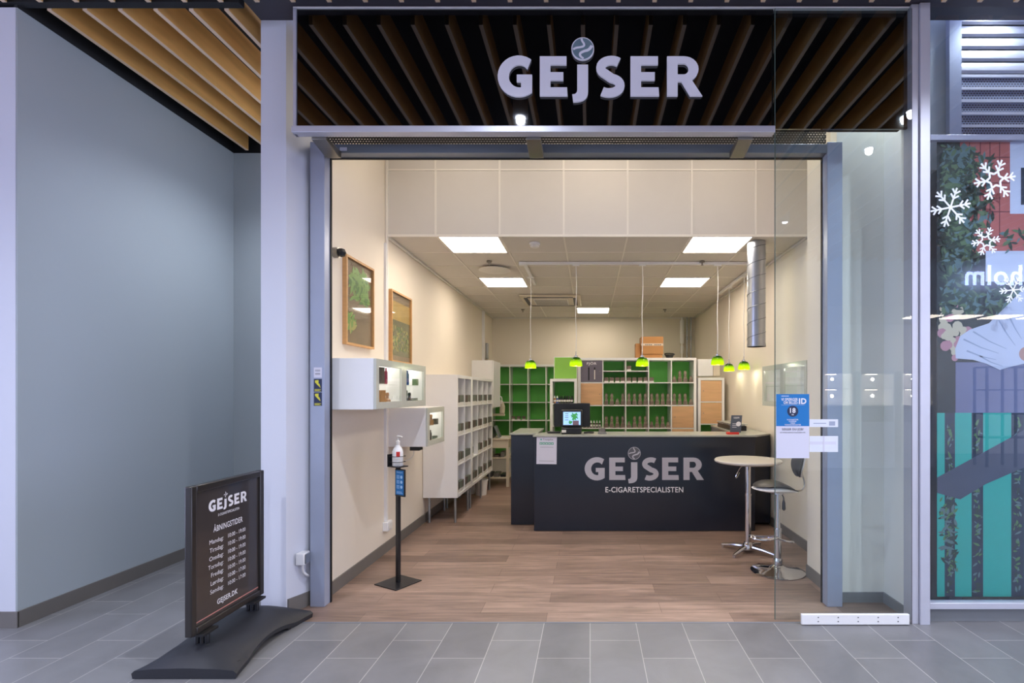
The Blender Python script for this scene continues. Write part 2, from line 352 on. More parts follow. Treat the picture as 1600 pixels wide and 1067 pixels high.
# added unseen lamps that brighten the neighbouring window and the door recess
for i, (x, y, z, e_) in enumerate([(3.0, 3.74, 4.43, 50), (4.0, 3.74, 4.43, 50), (5.2, 3.74, 4.43, 50), (1.98, 3.70, 4.12, 42)]):
    t = thing('display_lamp', ['white display lamp over the neighbouring window, nearest the mullion', 'white display lamp over the middle of the neighbouring window', 'white display lamp over the far end of neighbouring window', 'white display lamp hidden over the glass door recess'][i], 'lamp', (x, y, z), group='lamps above the shop windows')
    obj('housing', MB().cyl((x, y, z+.01), (x, y, z+.07), .04), M['mallwhite'], t); obj('lamp_disc', MB().cyl((x, y, z+.003), (x, y, z+.009), .03), M['disc'], t)
    ld = bpy.data.lights.new('display_lamp_light', 'SPOT'); ld.energy = e_; ld.spot_size = 2.7; ld.spot_blend = .9; ld.shadow_soft_size = .05; ld.color = (.85, .92, 1.0)
    lo = bpy.data.objects.new('display_lamp_light', ld); C.objects.link(lo); lo.location = (x, y, z-.01)
# opposite side of the mall (seen mirrored in the glass)
struct('wall_opposite', MB().box(-9, 4.4, -3.7, -3.5, 0, 4.36).box(4.4, 12, -3.7, -3.5, 3.3, 4.36).box(4.4, 4.7, -3.7, -3.5, 0, 3.3)
       .box(4.4, 12, -6.4, -6.3, 0, 3.4).box(4.4, 4.42, -6.3, -3.7, 0, 3.4).box(4.4, 12, -6.3, -3.7, 3.3, 3.32), M['creamR'])
struct('floor_opposite', MB().box(4.4, 12, -6.4, -3.5, -.1, 0), M['floortile'])
for i, (x, z) in enumerate([(5.1, .95), (5.95, .95), (6.8, .95)]):
    t = thing('display_case', f'white lit jewellery case in the shop opposite, {ORD[i]} seen mirrored in glass', 'display case', (x, -3.9, 0), group='display cases in the shop opposite')
    mb = MB(); y0, y1 = -4.2, -3.8; w = .36
    mb.box(x-w, x+w, y0, y1, 0, z).box(x-w, x-w+.03, y0, y1, z, z+1.0).box(x+w-.03, x+w, y0, y1, z, z+1.0).box(x-w, x+w, y0, y1, z+1.0, z+1.05).box(x-w, x+w, y0, y0+.02, z, z+1)
    obj('body', mb, M['white'], t)
    for dz in (.33, .68): obj('shelf', MB().box(x-w+.03, x+w-.03, y0+.02, y1, z+dz, z+dz+.015), M['offwhite'], t)
    for dz in (.985, .66): obj('lamp', MB().box(x-.1, x+.1, y0+.1, y0+.2, z+dz, z+dz+.015), M['panelE'], t)
for x_ in (5.1, 5.95, 6.8):
    for z_ in (1.9, 1.55):
        ld = bpy.data.lights.new('case_lamp', 'POINT'); ld.energy = 7; ld.shadow_soft_size = .03
        lo = bpy.data.objects.new('case_lamp', ld); C.objects.link(lo); lo.location = (x_, -4.0, z_-.06)
sg = MB(); fo = F((9.0, -3.42, 3.72), (-1, 0, 0), (0, 0, 1), (0, 1, 0))
sg.text('oholm', fo, 1.49, 0, .56, .03, 'r', bold=.02)
obj('neon_sign', sg, M['neon'], label='blue-white lit shop sign mirrored backwards in the window', cat='sign')
mb = MB()
for i in range(5): mb.box(7.6+i*.9-.3, 7.6+i*.9+.3, -5.2, -4.6, 3.28, 3.3)
obj('ceiling_light_strip', mb, M['panelE'], label='row of lit ceiling panels in the shop opposite, mirrored in window', cat='light')
t = thing('display_rack', 'dark metal display rack in the shop opposite, mirrored in the window', 'rack', (8.9, -3.9, 0))
mb = MB()
for x in (8.3, 8.9, 9.5):
    for y in (-4.2, -3.85): mb.box(x-.02, x+.02, y-.02, y+.02, 0, 2.1)
obj('frame', mb, M['dark'], t)
mb = MB()
for z in (.6, 1.1, 1.6, 2.08): mb.box(8.3, 9.5, -4.2, -3.85, z, z+.03)
obj('shelf', mb, M['dark'], t)

# downlights of the mall ceiling, plus an unseen one added to light the alcove
n_l = 0
for i, (x, y, tone) in enumerate([(-.66, 2.23, 0), (2.88, 2.27, 0), (2.82, 1.55, 0), (2.86, -.8, 0), (-2.9, 1.2, 0), (-.66, -.8, 0), (-4.6, -.3, 0), (5.6, 1.2, 0), (5.6, -1.6, 0), (1.1, -2.0, 0), (-2.5, 4.75, 1)]):
    if tone == 0: x = -3.62+.237*round((x+3.62-.13)/.237)+.132
    t = thing('downlight', 'round white mall downlight between the oak slats, mirrored in the glass', 'light', (x, y, 4.09), group='downlights in the mall ceiling')
    obj('housing', MB().cyl((x, y, 4.10), (x, y, 4.36), .07, .07), M['mallwhite'], t)
    obj('lamp_disc', MB().cyl((x, y, 4.093), (x, y, 4.099), .04, .04), M['disc'], t)
    ld = bpy.data.lights.new('downlight_lamp', 'SPOT'); ld.energy = MALL_W*4; ld.spot_size = 2.5; ld.spot_blend = .9; ld.shadow_soft_size = .035; ld.color = (.80, .86, 1.0)
    if tone: ld.energy = MALL_W*2.6
    lo = bpy.data.objects.new('downlight_lamp', ld); C.objects.link(lo); lo.location = (x, y, 4.07)

# ------------------------------------------------------------------ shop front
fasc = thing('shop_fascia', 'black glass fascia above the entrance mirroring the ceiling slats', 'fascia', (-.38, 3.53, 3.34))
obj('panel', MB().box(-1.985, 1.24, 3.53, 3.545, 3.34, 4.15), M['blackglass'], fasc, smooth=False)
obj('panel', MB().box(1.243, 2.156, 3.545, 3.56, 3.345, 4.15), M['blackglass'], fasc, smooth=False)
obj('bottom_trim', MB().box(-2.0, 1.24, 3.49, 3.56, 3.297, 3.34), M['alu'], fasc, bevel=.003)
obj('side_trim', MB().box(-2.005, -1.985, 3.52, 3.56, 3.297, 4.15), M['alu'], fasc)
obj('top_trim', MB().box(-2.005, 2.155, 3.52, 3.56, 4.148, 4.158), M['white'], fasc)
obj('backing', MB().box(-2.03, 2.155, 3.565, 3.66, 3.38, 4.17), M['black'], fasc)
# brand mark: letters as outlines
def glyphs(fr, cap, sx, d0, d1, emblem=True):
    """list of (kind, MB)"""
    fx = F(fr.o, fr.r*cap*sx, fr.u*cap, fr.n); out = []
    def arc(cx, cy, rx, ry, a0, a1, n=22): return [(cx+rx*math.cos(math.radians(a0+(a1-a0)*i/n)), cy+ry*math.sin(math.radians(a0+(a1-a0)*i/n))) for i in range(n+1)]
    # G
    o = arc(.53, .5, .53, .52, 46, 309); i_ = arc(.55, .5, .27, .285, 52, 278)
    g = MB(); g.prism([(.84, .92)] + o[1:] + [(.865, .54), (.48, .54), (.48, .355), (.59, .355)] + i_[::-1][:-1] + [(.745, .69)], fx, d0, d1)
    out.append(g)
    def E(x, w=.70):
        e = MB(); e.prism([(x, 0), (x+w, 0), (x+w-.015, .22), (x+.265, .22), (x+.265, .395), (x+w-.11, .395), (x+w-.11, .6), (x+.265, .6), (x+.265, .785), (x+w-.03, .785), (x+w-.03, 1), (x, 1)], fx, d0, d1); return e
    out.append(E(1.06))
    j = MB(); j.prism([(2.0, .79), (2.275, .79), (2.275, .15), (2.268, .06), (2.245, -.01), (2.205, -.065), (2.15, -.105), (2.08, -.13), (2.0, -.145), (1.9, -.15), (1.875, .045), (1.93, .05), (1.97, .07), (1.992, .105), (2.0, .15)], fx, d0, d1); out.append(j)
    s = MB(); P = arc(2.86, .715, .27, .185, 48, 250, 14)[:-1] + arc(2.80, .27, .28, .185, 75, -128, 16)
    # smooth spine with constant width
    s.stroke(P, .225, fx, d0, d1); out.append(s)
    out.append(E(3.34, .72))
    r = MB(); x = 4.26
    bo = arc(x+.42, .68, .37, .32, 90, -90, 14); bi = arc(x+.42, .68, .12, .135, 90, -90, 10)
    r.prism([(x, 0), (x, 1)] + bo[:-2] + [(x+.62, .385), (x+.885, 0), (x+.58, 0), (x+.38, .36), (x+.265, .36), (x+.265, 0)], fx, d0, d1)
    return out, fx, arc
def rhole(fx, d):   # the counter of the R, a dark inset
    x = 4.26; return MB().prism([(x+.265, .545), (x+.265, .815)] + [(x+.42+.12*math.cos(a), .68+.135*math.sin(a)) for a in [math.radians(90-18*i) for i in range(11)]], fx, d, d+.0008)
def Rglyph(fx, arc, d0, d1):
    x = 4.26; r = MB()
    outer = [(x+.265, 1)] + arc(x+.42, .68, .37, .32, 90, -90, 14)
    inner = [(x+.265, .815)] + arc(x+.42, .68, .12, .135, 90, -90, 14)
    r.prism([(x, 0), (x+.265, 0), (x+.265, 1), (x, 1)], fx, d0, d1)
    for i in range(len(outer)-1):
        r.prism([outer[i], outer[i+1], inner[i+1], inner[i]], fx, d0, d1)
    r.prism([(x+.265, .36), (x+.265, .545), (x+.42, .545), (x+.42, .36)], fx, d0, d1)
    r.prism([(x+.34, .4), (x+.58, 0), (x+.885, 0), (x+.61, .42)], fx, d0, d1+.0002)
    return r
def globe_parts(fx, d0, d1, sx):
    c = (2.14, 1.19); r = .285; n = 40
    ring = MB().prism([(c[0]+r/sx*math.cos(2*math.pi*i/n), c[1]+r*math.sin(2*math.pi*i/n)) for i in range(n)], fx, d0, d1)
    ball = MB().prism([(c[0]+r*.92/sx*math.cos(2*math.pi*i/n), c[1]+r*.92*math.sin(2*math.pi*i/n)) for i in range(n)], fx, d1, d1+.001)
    sw = MB()
    def sm(p):
        for _ in range(3): p = [p[0]] + [q for a, b in zip(p, p[1:]) for q in ((a[0]*.75+b[0]*.25, a[1]*.75+b[1]*.25), (a[0]*.25+b[0]*.75, a[1]*.25+b[1]*.75))] + [p[-1]]
        return p
    p = [(-.24, -.02), (-.17, .02), (-.06, .03), (.04, .06), (.03, .13), (-.02, .19), (-.03, .25)]
    sw.stroke([(c[0]+a/sx, c[1]+b) for a, b in sm(p)], .05, fx, d1+.001, d1+.002)
    p = [(.02, -.25), (-.06, -.2), (-.08, -.12), (.04, -.06), (.15, -.04), (.23, .07)]
    sw.stroke([(c[0]+a/sx, c[1]+b) for a, b in sm(p)], .045, fx, d1+.001, d1+.002, w1=.075)
    return ring, ball, sw
def put_logo(parent, fr, cap, sx, d0, d1, mt, each=True, mglobe=None):
    g, fx, arc = glyphs(fr, cap, sx, d0, d1); g[5:] = []; g.append(Rglyph(fx, arc, d0, d1))
    if each:
        for q in g: obj('letter', q, mt, parent, smooth=False)
    else:
        a = MB()
        for q in g: a.add(q.v, q.f)
        obj('logo', a, mt, parent, smooth=False)
    ring, ball, sw = globe_parts(fx, d0, d1, sx)
    e = obj('emblem', ring, mt, parent); obj('ball', ball, mglobe or M['globe'], e); obj('swirl', sw, mt, e)
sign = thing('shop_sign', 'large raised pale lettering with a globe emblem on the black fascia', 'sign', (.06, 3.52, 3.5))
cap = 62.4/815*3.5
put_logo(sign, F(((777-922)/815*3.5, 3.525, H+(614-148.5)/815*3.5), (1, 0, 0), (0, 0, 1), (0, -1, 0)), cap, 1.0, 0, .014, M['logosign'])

fr_ = thing('door_1', None, None, (-.1, 3.83, 0), kind='structure')
obj('post', MB().box(-2.03, -1.925, 3.78, 3.88, 0, 3.37), M['alublue'], fr_, bevel=.003)
obj('post', MB().box(1.72, 1.83, 3.78, 3.88, 0, 3.37), M['alublue'], fr_, bevel=.003)
obj('header', MB().box(-1.925, 1.72, 3.78, 3.88, 3.29, 3.355), M['aludark'], fr_, bevel=.003)
obj('gasket', MB().box(-1.925, -1.918, 3.86, 3.88, 0, 3.29).box(1.714, 1.72, 3.86, 3.88, 0, 3.29).box(-1.925, 1.72, 3.86, 3.88, 3.283, 3.29), M['rubber'], fr_)
obj('perforated_strip', MB().box(-1.93, 1.72, 3.80, 3.81, 3.355, 3.55), M['perf'], fr_, smooth=False)
for i, x in enumerate([(496-922)/230, (833-922)/230, (1166-922)/230]):
    mb = MB(); s_ = F((x, 0, 0), (0, 1, 0), (0, 0, 1), (1, 0, 0))
    mb.prism([(3.56, 3.30), (3.78, 3.30), (3.78, 3.25), (3.74, 3.245), (3.56, 3.28)], s_, -.05, .05)
    obj('door_bracket', mb, M['steel'], label=['steel bracket under the fascia beside the white pillar', 'steel bracket under the middle of the fascia', 'steel bracket under the fascia beside the glass door edge'][i], cat='bracket', group='brackets under the fascia', bevel=.003)

# sliding glass leaf
g = thing('glass_door', 'tall frameless glass door leaf slid open in front of the entrance', 'door', (1.7, 3.505, 0))
obj('pane', MB().box(1.243, 2.155, 3.498, 3.510, .03, 4.13), M['glass'], g, smooth=False)
obj('edge', MB().box(1.240, 1.2432, 3.498, 3.510, .03, 4.13), mat('green_glass_edge', '56655e', .2), g)
obj('bottom_rail', MB().box(1.41, 2.13, 3.475, 3.497, .005, .075), M['white'], g, bevel=.004)
mb = MB()
for i in range(5):
    for z in (.028, .055): mb.cyl((1.52+.133*i, 3.4765, z), (1.52+.133*i, 3.473, z), .004, n=8)
obj('screw', mb, M['ink'], g)
# poster on the door
fp = F((1.247, 3.497, H), (1, 0, 0), (0, 0, 1), (0, -1, 0))
t = thing('age_limit_poster', 'blue and white age limit poster stuck on the glass door', 'poster', (1.355, 3.496, 1.113))
zt, zm, zb, w = -.007, -.222, -.437, .222
obj('sheet', MB().rect(fp, 0, w, zb, zt, 0, .001), M['paper'], t)
obj('blue_field', MB().rect(fp, 0, w, zm, zt, .001, .0014), M['blueposter'], t)
mb = MB(); mb.text('ID', fp, .152, -.072, .052, .002, bold=.03); mb.text('VI SPØRGER', fp, .146, -.052, .026, .002, 'r', bold=.02, width=.112); mb.text('OM BILLED-', fp, .148, -.073, .026, .002, 'r', bold=.02, width=.098)
mb.rect(fp, .035, .085, -.022, -.0185, .0014, .002); mb.rect(fp, .035, .19, -.0805, -.0795, .0014, .002)
for i, (s_, w_) in enumerate([('E-CIGARETTER', .075), ('E-VÆSKER', .05), ('TOBAK', .035), ('TOBAKSSURROGATER', .11)]): mb.text(s_, fp, w/2, -.182-.0115*i, .011, .002, 'c', bold=.02, width=w_)
obj('print', mb, M['wtext'], t)
obj('badge', MB().disc(fp, w/2, -.122, .037, .0014, .002), M['navy'], t)
mb = MB(); mb.text('18', fp, w/2, -.132, .044, .0025, 'c', bold=.03); mb.text('ÅR', fp, w/2, -.149, .012, .0025, 'c', bold=.02); obj('number', mb, M['wtext'], t)
mb = MB(); mb.text('SØGER DU JOB?', fp, w/2, -.25, .022, .002, 'c', bold=.01, width=.145); mb.text('SE VORES LEDIGE STILLINGER HER', fp, w/2, -.268, .011, .002, 'c', width=.17); obj('dark_print', mb, M['ink'], t)
for i, (z1, z0) in enumerate([(-.176, -.228), (-.288, -.395)]):
    mb = MB(); mb.rect(fp, w+.002, .415, z0, z1, 0, .001); mb.k = 1
    if i == 0: mb.rect(fp, .25, .335, -.206, -.200, .001, .0015); mb.rect(fp, .355, .395, -.218, -.19, .001, .0015)
    else:
        mb.k = 2; mb.rect(fp, w+.002, .40, -.345, -.325, .001, .0015); mb.rect(fp, .315, .325, z0, z1, .0015, .002)
    obj('door_sticker', mb, [M['frost'], M['alublue'], M['paper']], label=['narrow frosted sticker on the glass door beside the blue poster', 'wide frosted sticker on glass door lower beside white poster half'][i], cat='sticker', smooth=False)

# right side of the front
struct('wall_right_return', MB().box(1.83, 2.20, 3.87, 3.97, 0, 4.2).box(2.18, 2.30, 3.60, 3.87, 0, 4.2), M['creamR'])
struct('baseboard_return', MB().box(1.83, 2.18, 3.858, 3.87, 0, .075).box(2.168, 2.18, 3.60, 3.858, 0, .075), M['skirtgrey'])
t = thing('mullion_post', 'tall pale aluminium post between the entrance and the neighbouring window', 'post', (2.215, 3.53, 0))
obj('post', MB().box(2.157, 2.205, 3.50, 3.59, 0, 4.16), M['alu'], t, bevel=.002)
obj('cover_strip', MB().box(2.207, 2.273, 3.485, 3.59, 0, 4.16), M['alu'], t, bevel=.002)
obj('gasket', MB().box(2.1575, 2.16, 3.498, 3.5, 0, 4.13), M['rubber'], t)
# neighbour window
struct('wall_right_neighbour', MB().box(2.30, 2.66, 3.9, 3.95, 0, 4.5).box(2.28, 2.44, 3.80, 3.9, 0, 3.3), M['mallgrey'])
wn = struct('window_1', MB().box(2.275, 6.5, 3.53, 3.542, .14, 4.16), M['glassR'], smooth=False)
obj('sill_rail', MB().box(2.275, 6.5, 3.50, 3.56, .098, .14), M['alu'], wn, bevel=.003)
struct('baseboard_window', MB().box(2.275, 6.5, 3.545, 3.56, 0, .098), M['skirtgrey'])
struct('wall_shutter_guide', MB().box(2.66, 2.75, 3.86, 3.94, 0, 4.5), M['alublue'])
t = thing('roller_shutter', 'closed roller shutter with ribbed and perforated bands behind the neighbouring window', 'shutter', (4.5, 3.93, 2.9))
for i in range(5):
    z = 4.405-i*.092
    obj('slat', MB().prism([(3.93, z), (3.918, z-.012), (3.912, z-.04), (3.914, z-.066), (3.93, z-.08), (3.945, z-.04)], F((0, 0, 0), (0, 1, 0), (0, 0, 1), (1, 0, 0)), 2.75, 6.5), M['alu'], t)
for i in range(7):
    z = 3.935-i*.094
    obj('perforated_slat', MB().box(2.75, 6.5, 3.93, 3.935, z-.094, z-.002), M['perf2'], t, smooth=False)
    obj('slat', MB().box(2.75, 6.5, 3.918, 3.94, z-.013, z+.008), M['alu'], t)
t = thing('window_banner', 'large printed banner of foliage, turquoise stripes and a white sleeve in the window', 'banner', (4.3, 3.65, .12))
bw_ = 4.0
fb = F((2.427, 3.65, .126), (1, 0, 0), (0, 0, 1), (0, -.35, 0))
obj('top_bar', MB().box(2.36, 6.45, 3.62, 3.66, 3.305, 3.345), M['alu'], t, bevel=.004)
k_ = 3.65/815
def bx_(x): return (x-922)*k_-2.427
def bz_(y): return (614-y)*k_+H-.126
obj('sheet', MB().rect(fb, 0, bw_, 0, 3.18, -.003, 0), M['pdark'], t, smooth=False)
mb = MB(); rr = lambda x0, x1, y1, y0, d=.001: mb.rect(fb, bx_(x0), bx_(x1), bz_(y1), bz_(y0), 0, d)
rr(1500, 1578, 395, 222); rr(1578, 1700, 395, 222)
mb.k = 1
for x in (1514, 1531, 1546, 1561): rr(x, x+1.5, 370, 222, .0014)
for y in (245, 285, 330, 370): rr(1500, 1578, y+1.6, y, .0015)
obj('roof_picture', mb, [M['roof'], M['roofline']], t, smooth=False)
mb = MB(); rr(1578, 1700, 334, 222, .002); rr(1540, 1700, 440, 392, .002); mb.k = 1; rr(1595, 1650, 320, 262, .0025)
obj('window_picture', mb, [M['sleeve'], M['bluedk']], t, smooth=False)
mb = MB().leaves(fb, 0, bx_(1530), bz_(500), bz_(222), 340, .13, .003, [0, 1, 2, 3, 3, 2], 3)
mb.leaves(fb, 0, bx_(1535), bz_(500), bz_(222), 500, .06, .0045, [0, 1, 2, 3, 2], 33)
mb.leaves(fb, bx_(1505), bx_(1560), bz_(395), bz_(235), 60, .09, .004, [1, 3, 0, 2], 4)
mb.leaves(fb, bx_(1500), bx_(1640), bz_(500), bz_(440), 150, .08, .005, [0, 1, 2, 3], 5)
mb.leaves(fb, bx_(1560), bx_(1700), bz_(400), bz_(350), 50, .07, .005, [1, 3, 0, 2], 6)
M['bleaf1'] = mat('print_banner_leaf', '5c7552', .5, var=.1, scale=20); M['bleaf2'] = mat('print_banner_leaf_deep', '3c5540', .5, var=.1, scale=20)
obj('leaf_picture', mb, [M['bleaf1'], M['bleaf2'], M['leaf3'], M['leaf4']], t, smooth=False)
mb = MB(); r_ = random.Random(5)
for i in range(42):
    mb.k = r_.choice([0, 0, 1]); a = r_.uniform(.0, .16)+(.08 if i < 14 else 0); b = r_.uniform(bz_(562), bz_(478))
    mb.disc(fb, a+.03, b, r_.uniform(.018, .038), .0050+i*.00002, .0052+i*.00002, 9)
obj('flower_picture', mb, [M['flower'], M['pink']], t, smooth=False)
mb = MB(); mb.prism([(bx_(x), bz_(y)) for x, y in [(1493, 560), (1492, 545), (1500, 525), (1515, 515), (1545, 505), (1570, 480), (1600, 450), (1700, 430), (1700, 560), (1600, 568), (1575, 574), (1562, 578), (1540, 568), (1520, 562)]], fb, 0, .008)
mb.k = 1; mb.disc(fb, bx_(1603), bz_(553), .05, .008, .0085)
mb.k = 2
for i, (xa, ya, xb, yb) in enumerate([(1505, 530, 1560, 552), (1520, 518, 1572, 545), (1510, 548, 1556, 562), (1560, 500, 1586, 540), (1575, 492, 1596, 530), (1530, 556, 1566, 572)]): mb.stroke([(bx_(xa), bz_(ya)), (bx_((xa+xb)/2), bz_((ya+yb)/2+2)), (bx_(xb), bz_(yb))], .012, fb, .008, .0088, w1=.003)
obj('sleeve_picture', mb, [M['sleeve'], M['skin'], mat('print_sleeve_crease', '9aa6bb', .6)], t, smooth=False)
mb = MB(); rr(1493, 1700, 645, 566, .001); obj('wall_picture', mb, mat('print_violet_wall', '6d7390', .5), t, smooth=False)
mb = MB()
for x0, x1 in ((1464, 1476), (1492, 1518), (1536, 1580), (1600, 1640), (1660, 1700)): rr(x0, x1, 932, 645, .002)
obj('stripe_picture', mb, M['teal'], t, smooth=False)
mb = MB()
for x0, x1 in ((1476, 1492), (1518, 1536), (1580, 1600), (1640, 1660)): rr(x0, x1, 932, 645, .0022)
obj('dark_stripe_picture', mb, M['bluedk'], t, smooth=False)
mb = MB()
for j, (x0, x1) in enumerate(((1476, 1492), (1518, 1536), (1581, 1599))): mb.leaves(fb, bx_(x0), bx_(x1), bz_(930), bz_(650), 90, .045, .0024, [0, 1, 2], 9+j)
mb.leaves(fb, 0, bx_(1500), bz_(900), bz_(770), 90, .06, .005, [2, 1, 0], 13)
obj('vine_picture', mb, [M['leaf2'], M['leaf3'], M['leaf4']], t, smooth=False)
mb = MB().prism([(bx_(x), bz_(y)) for x, y in [(1464, 746), (1600, 672), (1700, 620), (1700, 690), (1600, 730), (1540, 756), (1500, 780), (1464, 770)]], fb, .003, .0085)
obj('belt_picture', mb, M['belt'], t, smooth=False)
# snowflakes on the window
def flake(cx, cy, r, rot, nb, label):
    f_ = F((0, 3.5295, H), (1, 0, 0), (0, 0, 1), (0, -1, 0)); s_ = 3.53/815; mb = MB()
    cx_, cz_, R_ = (cx-922)*s_, (614-cy)*s_, r*s_
    hollow = nb == 3
    for k in range(6):
        a = rot+k*math.pi/3; ca, sa = math.cos(a), math.sin(a); P = lambda u, v: (cx_+R_*(u*ca-v*sa), cz_+R_*(u*sa+v*ca)); d = .0008+.0001*k
        mb.stroke([P(.35 if hollow else 0, 0), P(1, 0)], .085*R_, f_, 0, d)
        for q in ((.45, .7) if nb < 4 else (.35, .58, .78)):
            for sg_ in (-1, 1): mb.stroke([P(q, 0), P(q+.2, sg_*.2)], .08*R_, f_, 0, d+.0015+.0003*sg_+.0005*q)
        if hollow:
            for sg_ in (-1, 1): mb.stroke([P(.42, 0), P(.42*math.cos(math.pi/6)*.62, sg_*.42*.5*.62)], .09*R_, f_, 0, d+.003+.0002*sg_)
    obj('snowflake_sticker', mb, M['frost'], label=label, cat='sticker', group='snowflake stickers on the neighbouring window', smooth=False)
flake(1554, 281, 33, .17, 3, 'largest white snowflake sticker, over the red roof picture')
flake(1485, 324, 32, .2, 2, 'white snowflake sticker with six plain arms, beside the pale mullion post')
flake(1540, 377, 23, .17, 3, 'smaller hollow white snowflake sticker below the largest one')
flake(1583, 453, 22, .1, 2, 'lowest white snowflake sticker, under the mirrored neon letters')

# ------------------------------------------------------------------ shop shell
struct('wall_shop_left', MB().box(-2.03, -1.99, 3.88, 10.7, 0, 4.2), M['cream'])
struct('wall_shop_right', MB().box(2.13, 2.3, 4.0, 10.7, 0, 4.2), M['cream'])
struct('wall_pilaster', MB().box(1.84, 2.13, 3.97, 4.42, 0, 4.2), M['cream'])
struct('wall_back', MB().box(-2.2, 2.3, 10.6, 10.75, 0, 4.2), M['cream'])
struct('baseboard_shop_left', MB().box(-1.99, -1.978, 3.88, 10.6, 0, .1), M['skirt'])
struct('baseboard_shop_right', MB().box(2.118, 2.13, 4.42, 10.6, 0, .1).box(1.828, 1.84, 3.88, 4.42, 0, .1).box(1.84, 2.13, 4.42, 4.432, 0, .1), M['skirt'])
struct('baseboard_back', MB().box(-1.98, 2.12, 10.588, 10.6, 0, .1), M['skirt'])
ZC = H+1.53
c_ = struct('ceiling_shop', MB().box(-2.03, 2.2, 5.10, 10.7, ZC+.006, ZC+.05), M['ceiltile'])
mb = MB(); g0 = -1.504-.62
xs = [-1.504+.6235*i for i in range(6)]
for x in xs: mb.box(x-.008, x+.008, 5.1, 10.6, ZC, ZC+.007)
for i in range(1, 10): mb.box(-1.99, 2.13, 5.08+.61*i-.008, 5.08+.61*i+.008, ZC+.002, ZC+.0075)
obj('grid', mb, M['grid'], c_)
c_ = struct('wall_bulkhead', MB().box(-1.99, 2.13, 5.08, 5.1, ZC, 4.2), M['ceiltile'])
mb = MB()
for x in xs: mb.box(x-.009, x+.009, 5.074, 5.081, ZC, 4.2)
mb.box(-1.99, 2.13, 5.075, 5.081, H+2.165, H+2.18).box(-1.99, 2.13, 5.07, 5.085, ZC-.01, ZC+.012)
mb.box(-1.985, -1.965, 5.06, 5.082, .3, 4.2)
obj('grid', mb, M['grid'], c_)
struct('ceiling_entrance', MB().box(-2.03, 2.3, 3.57, 5.1, 4.2, 4.25), M['ceiltile'])
struct('trim_4', MB().box(-1.985, -1.96, 5.1, 10.6, ZC-.02, ZC).box(2.105, 2.13, 5.1, 10.6, ZC-.02, ZC).box(-1.98, 2.12, 10.575, 10.6, ZC-.02, ZC), M['offwhite'])

# ceiling panels
def panel(x0, x1, y0, y1, z, label):
    t = thing('ceiling_panel_light', label, 'light', ((x0+x1)/2, (y0+y1)/2, z), group='lit square ceiling panels')
    obj('diffuser', MB().box(x0+.02, x1-.02, y0+.02, y1-.02, z-.003, z+.004), M['panelE'] if z < 4 else M['panelD'], t)
    obj('frame', MB().box(x0, x1, y0, y0+.02, z-.005, z+.005).box(x0, x1, y1-.02, y1, z-.005, z+.005).box(x0, x0+.02, y0, y1, z-.005, z+.005).box(x1-.02, x1, y0, y1, z-.005, z+.005), M['grid'], t)
panel(-1.50, -.885, 5.09, 5.69, ZC, 'lit square ceiling panel at the bulkhead beside the smoke detector')
panel(.99, 1.605, 5.09, 5.69, ZC, 'lit square ceiling panel at the bulkhead beside the steel duct')
panel(-1.49, -.885, 6.91, 7.52, ZC, 'lit square ceiling panel beside the round ceiling vent')
panel(.99, 1.605, 6.91, 7.52, ZC, 'lit square ceiling panel above the green-backed shelf, beside side lamp rail')
panel(-.25, .36, 9.35, 9.96, ZC, 'small-looking lit ceiling panel beyond the air conditioning cassette')
panel(-.25, .36, 4.1, 4.65, 4.19, 'ceiling panel over the middle of the entrance bay')
panel(-1.45, -.85, 3.98, 4.5, 4.19, 'ceiling panel over the entrance bay near the framed pictures')  # this panel and the next are added out of view to brighten the side walls
panel(.95, 1.55, 3.98, 4.5, 4.19, 'ceiling panel over the entrance bay near the glass door')

t = thing('smoke_detector', 'round white smoke detector on the ceiling near the bulkhead', 'smoke detector', (-.565, 5.32, ZC-.05))
obj('base', MB().lathe([(.055, .05), (.055, .035), (.05, .03)], (-.565, 5.32, ZC-.05)), M['white'], t)
obj('head', MB().lathe([(.045, .03), (.047, .012), (.03, .0)], (-.565, 5.32, ZC-.05)), M['offwhite'], t)
for i, (x, y) in enumerate([(-1.17, 6.05), (1.30, 6.05), (-1.23, 9.55), (1.37, 9.55)]):
    mb = MB().cyl((x, y, ZC), (x, y, ZC-.015), .03).cyl((x, y, ZC-.015), (x, y, ZC-.045), .008).cyl((x, y, ZC-.045), (x, y, ZC-.05), .016)
    obj('sprinkler', mb, M['steel'], label=['small ceiling sprinkler before the round vent', 'small ceiling sprinkler between the two panels by the duct', 'small ceiling sprinkler far back beside the left wall', 'small ceiling sprinkler far back above the cardboard boxes'][i], cat='sprinkler', group='ceiling sprinklers')
t = thing('ceiling_vent', 'round white disc vent on the shop ceiling', 'vent', (-1.17, 6.4, ZC-.03))
obj('plate', MB().lathe([(.17, .0), (.195, .008), (.19, .016), (.0, .016)], (-1.17, 6.4, ZC-.035), 40), M['offwhite'], t)
obj('neck', MB().cyl((-1.17, 6.4, ZC-.02), (-1.17, 6.4, ZC), .14, n=30), M['ink'], t)
t = thing('air_conditioner', 'white square air conditioning cassette set in the ceiling', 'air conditioner', (-.63, 8.57, ZC-.05))
x0, x1, y0, y1 = -1.11, -.15, 8.1, 9.05
obj('panel', MB().prism([(x0, y0), (x1, y0), (x1, y1), (x0, y1)], plan, ZC-.03, ZC), M['cream2'], t, bevel=.01)
mb = MB()
for a in ((x0+.12, x1-.12, y0+.06, y0+.12), (x0+.12, x1-.12, y1-.12, y1-.06), (x0+.06, x0+.12, y0+.12, y1-.12), (x1-.12, x1-.06, y0+.12, y1-.12)): mb.box(*a, ZC-.034, ZC-.028)
obj('louver', mb, M['ink'], t)
mb = MB().box(x0+.2, x1-.2, y0+.2, y1-.2, ZC-.045, ZC-.03); mb.k = 1
